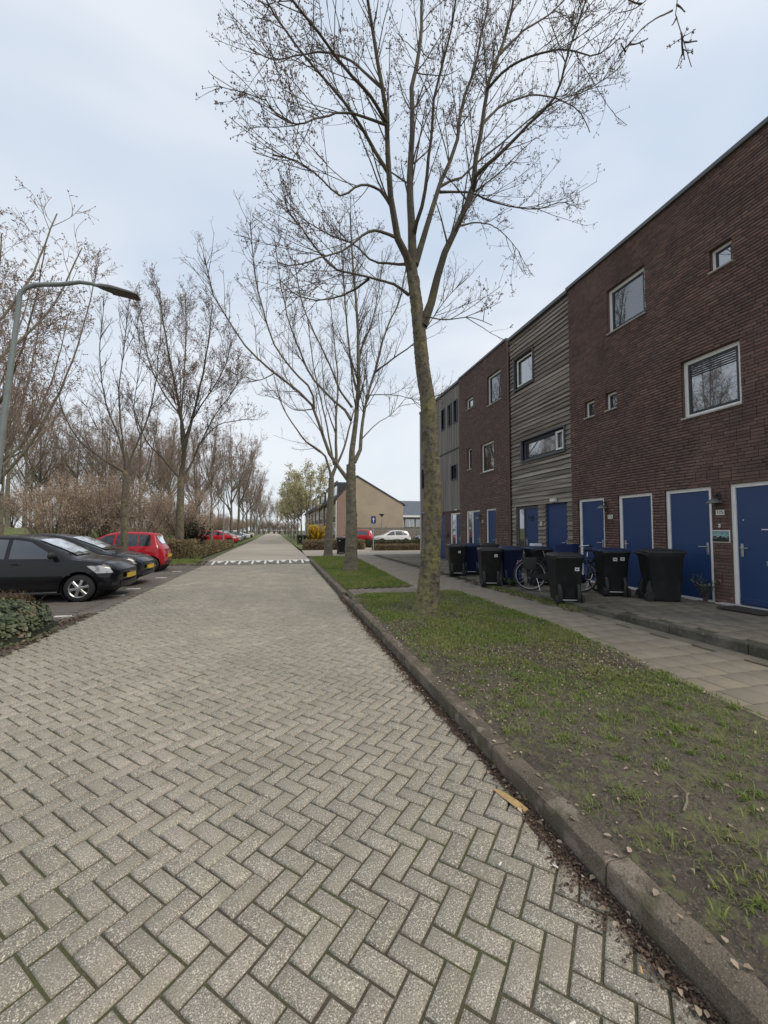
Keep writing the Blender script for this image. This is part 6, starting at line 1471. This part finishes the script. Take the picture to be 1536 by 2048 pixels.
t = tag(empty('trellis', (7.6,44.5,.1)), 'pale wooden trellis at the front corner of the sand brick house', 'fence')
for k in range(5): MB().box(-.6+k*.3,-.56+k*.3,0,.03,0,1.9).build('upright', FENCE, t)
for k in range(6): MB().box(-.65,.65,-.03,-.001,.2+k*.32,.24+k*.32).build('rail', FENCE, t)

t = tag(empty('traffic_sign', (6.35,27.7,.1)), 'blue rectangular traffic sign with a white upward arrow on a grey post', 'sign')
MB().tube([(0,0,0),(0,0,2.55)], .035, 10).build('post', mat('galvanised_post',(.40,.40,.38),.5,metal=.3), t, angle=40)
sg = MB().loft([[(x,-.045,z) for x, _, z in [(p[0],0,p[1]) for p in [(q[0],q[1]) for q in rrect(.17,.26,.04,0,0,2.22)]]], [(q[0],-.03,q[1]) for q in rrect(.17,.26,.04,0,0,2.22)]]).build('sign_plate', mat('sign_blue_deep',(.012,.04,.20),.4), t)
MB().prism([(-.035,2.03),(.035,2.03),(.035,2.23),(.10,2.23),(0,2.42),(-.10,2.23),(-.035,2.23)], 'y', -.050, -.0455).build('white_arrow', PLATE, sg)
for i, (x, y) in enumerate([(-4.9,39.5),(-4.9,63),(-4.9,88),(-4.9,116)]):
    street_lamp((bend(x,y),y,.05), ['slim grey street lamp at the end of the left hedge','second slim grey street lamp along the far street','third slim grey street lamp along the far street','furthest slim grey street lamp along the far street'][i], h=6.1, arm=1.6, r=(.08,.05))
t = tag(empty('path_lamp', (11.2,44.5,.1)), 'post-top path lamp with a dark funnel shade before the sand brick gable', 'lamp')
MB().tube([(0,0,0),(0,0,3.1)], .04, 8).build('post', LAMPC, t, angle=40); MB().lathe([(.03,3.0),(.10,3.08),(.32,3.28),(.30,3.34),(.05,3.38)], 16).build('shade', BLACKM, t, angle=40)
t = tag(empty('yellow_post', (-15.2,30.5,float(lawn_z(-15.2,30.5)))), 'thin yellow post standing on the park lawn', 'post'); MB().tube([(0,0,0),(0,0,2.9)], .06, 8).build('pole', mat('yellow_paint',(.45,.40,.03),.6), t, angle=40); MB().lathe([(.06,2.9),(.05,2.95),(.001,2.97)],8).build('cap', BLACKM, t)
t = tag(empty('white_post', (-12.4,31,float(lawn_z(-12.4,31)))), 'thin whitish post standing on the park lawn', 'post'); MB().tube([(0,0,0),(0,0,1.9)], .05, 8).build('pole', LAMPC, t, angle=40); MB().lathe([(.05,1.9),(.04,1.95),(.001,1.97)],8).build('cap', BLACKM, t)
pp = [(x, 33.2-.08*(x+11)) for x in np.linspace(-32,-10.5,24)]
tag(MB().add([(x,y-.5,float(lawn_z(x,y-.5))+.05) for x, y in pp]+[(x,y+.5,float(lawn_z(x,y+.5))+.05) for x, y in pp], [(i,i+1,25+i,24+i) for i in range(23)]).build('park_path', FARROAD), kind='structure')

FC = 'cars parked along the far street'
WH = paint('white_paint',(.62,.62,.60)); GY = paint('silver_paint',(.28,.29,.30)); BK = _mats['black_paint']; RD = _mats['bright_red_paint']; BU = paint('blue_paint',(.03,.06,.14))
car('parked_car', WH, MINI, (11.0,39.6,.1), R(180), 'white hatchback parked before the board fence', 0, 'cars parked at the side street')
car('parked_car', RD, CITY, (7.9,41.6,.1), R(150), 'red car half hidden left of the white hatchback', 0, 'cars parked at the side street')
car('parked_car', BK, MINI, (15.6,39.9,.1), R(180), 'black car at the right of the white hatchback', 0, 'cars parked at the side street')
for i, (pm_, P_, y, lb) in enumerate([(RD,ESTATE,47,'red car nearest in the bays of the far street'),(WH,MINI,49.6,'white car behind the red one along the far street'),(GY,ESTATE,52.3,'silver car third in the bays of the far street'),(BK,MINI,57,'black car in the bays of the far street'),(BU,ESTATE,59.6,'dark blue car in the bays of the far street'),(GY,MINI,64,'silver car further down the far street'),(WH,ESTATE,70,'white car further down the far street'),(BK,ESTATE,78,'black car far down the street'),(WH,MINI,88,'white car farthest down the street')]):
    car('parked_car', pm_, P_, (bend(-6.3,y),y,.06), R(-2), lb, 0, FC)
for i, (x, lb) in enumerate([(1.9,'leftmost black bin of the far row by the yellow bush'),(2.55,'middle black bin of the far row by the yellow bush'),(3.2,'rightmost black bin of the far row by the yellow bush')]):
    wheelie_bin(BINB, BINB, (x,42.5,.1), R(5), lb, ((.0,.6),))
tag(MB().add([(1.5,31,.104),(6.6,31,.104),(bend(6.6,130),130,.104),(bend(1.5,130),130,.104)],[(0,1,2,3)]).build('front_lawn', LAWN), kind='structure')
tag(MB().add([(6.3,29.9,.106),(40,29.9,.106),(40,47,.106),(6.3,47,.106)],[(0,1,2,3)]).build('car_park', FARROAD), kind='structure')
o = MB()
for k in range(7): o.cbox(-1.0+k*.29,-.72+k*.29,0,.22,0,.42+.03*(k % 2),.02)
tag(o.build('garden_wall', SAND, None, loc=(5.1,36.6,.1)), 'short pale stone garden wall beside the yellow bush', 'wall')
print('TRIS', sum(len(o.data.polygons) for o in bpy.data.objects if o.type == 'MESH'), 'OBJ', len(bpy.data.objects))
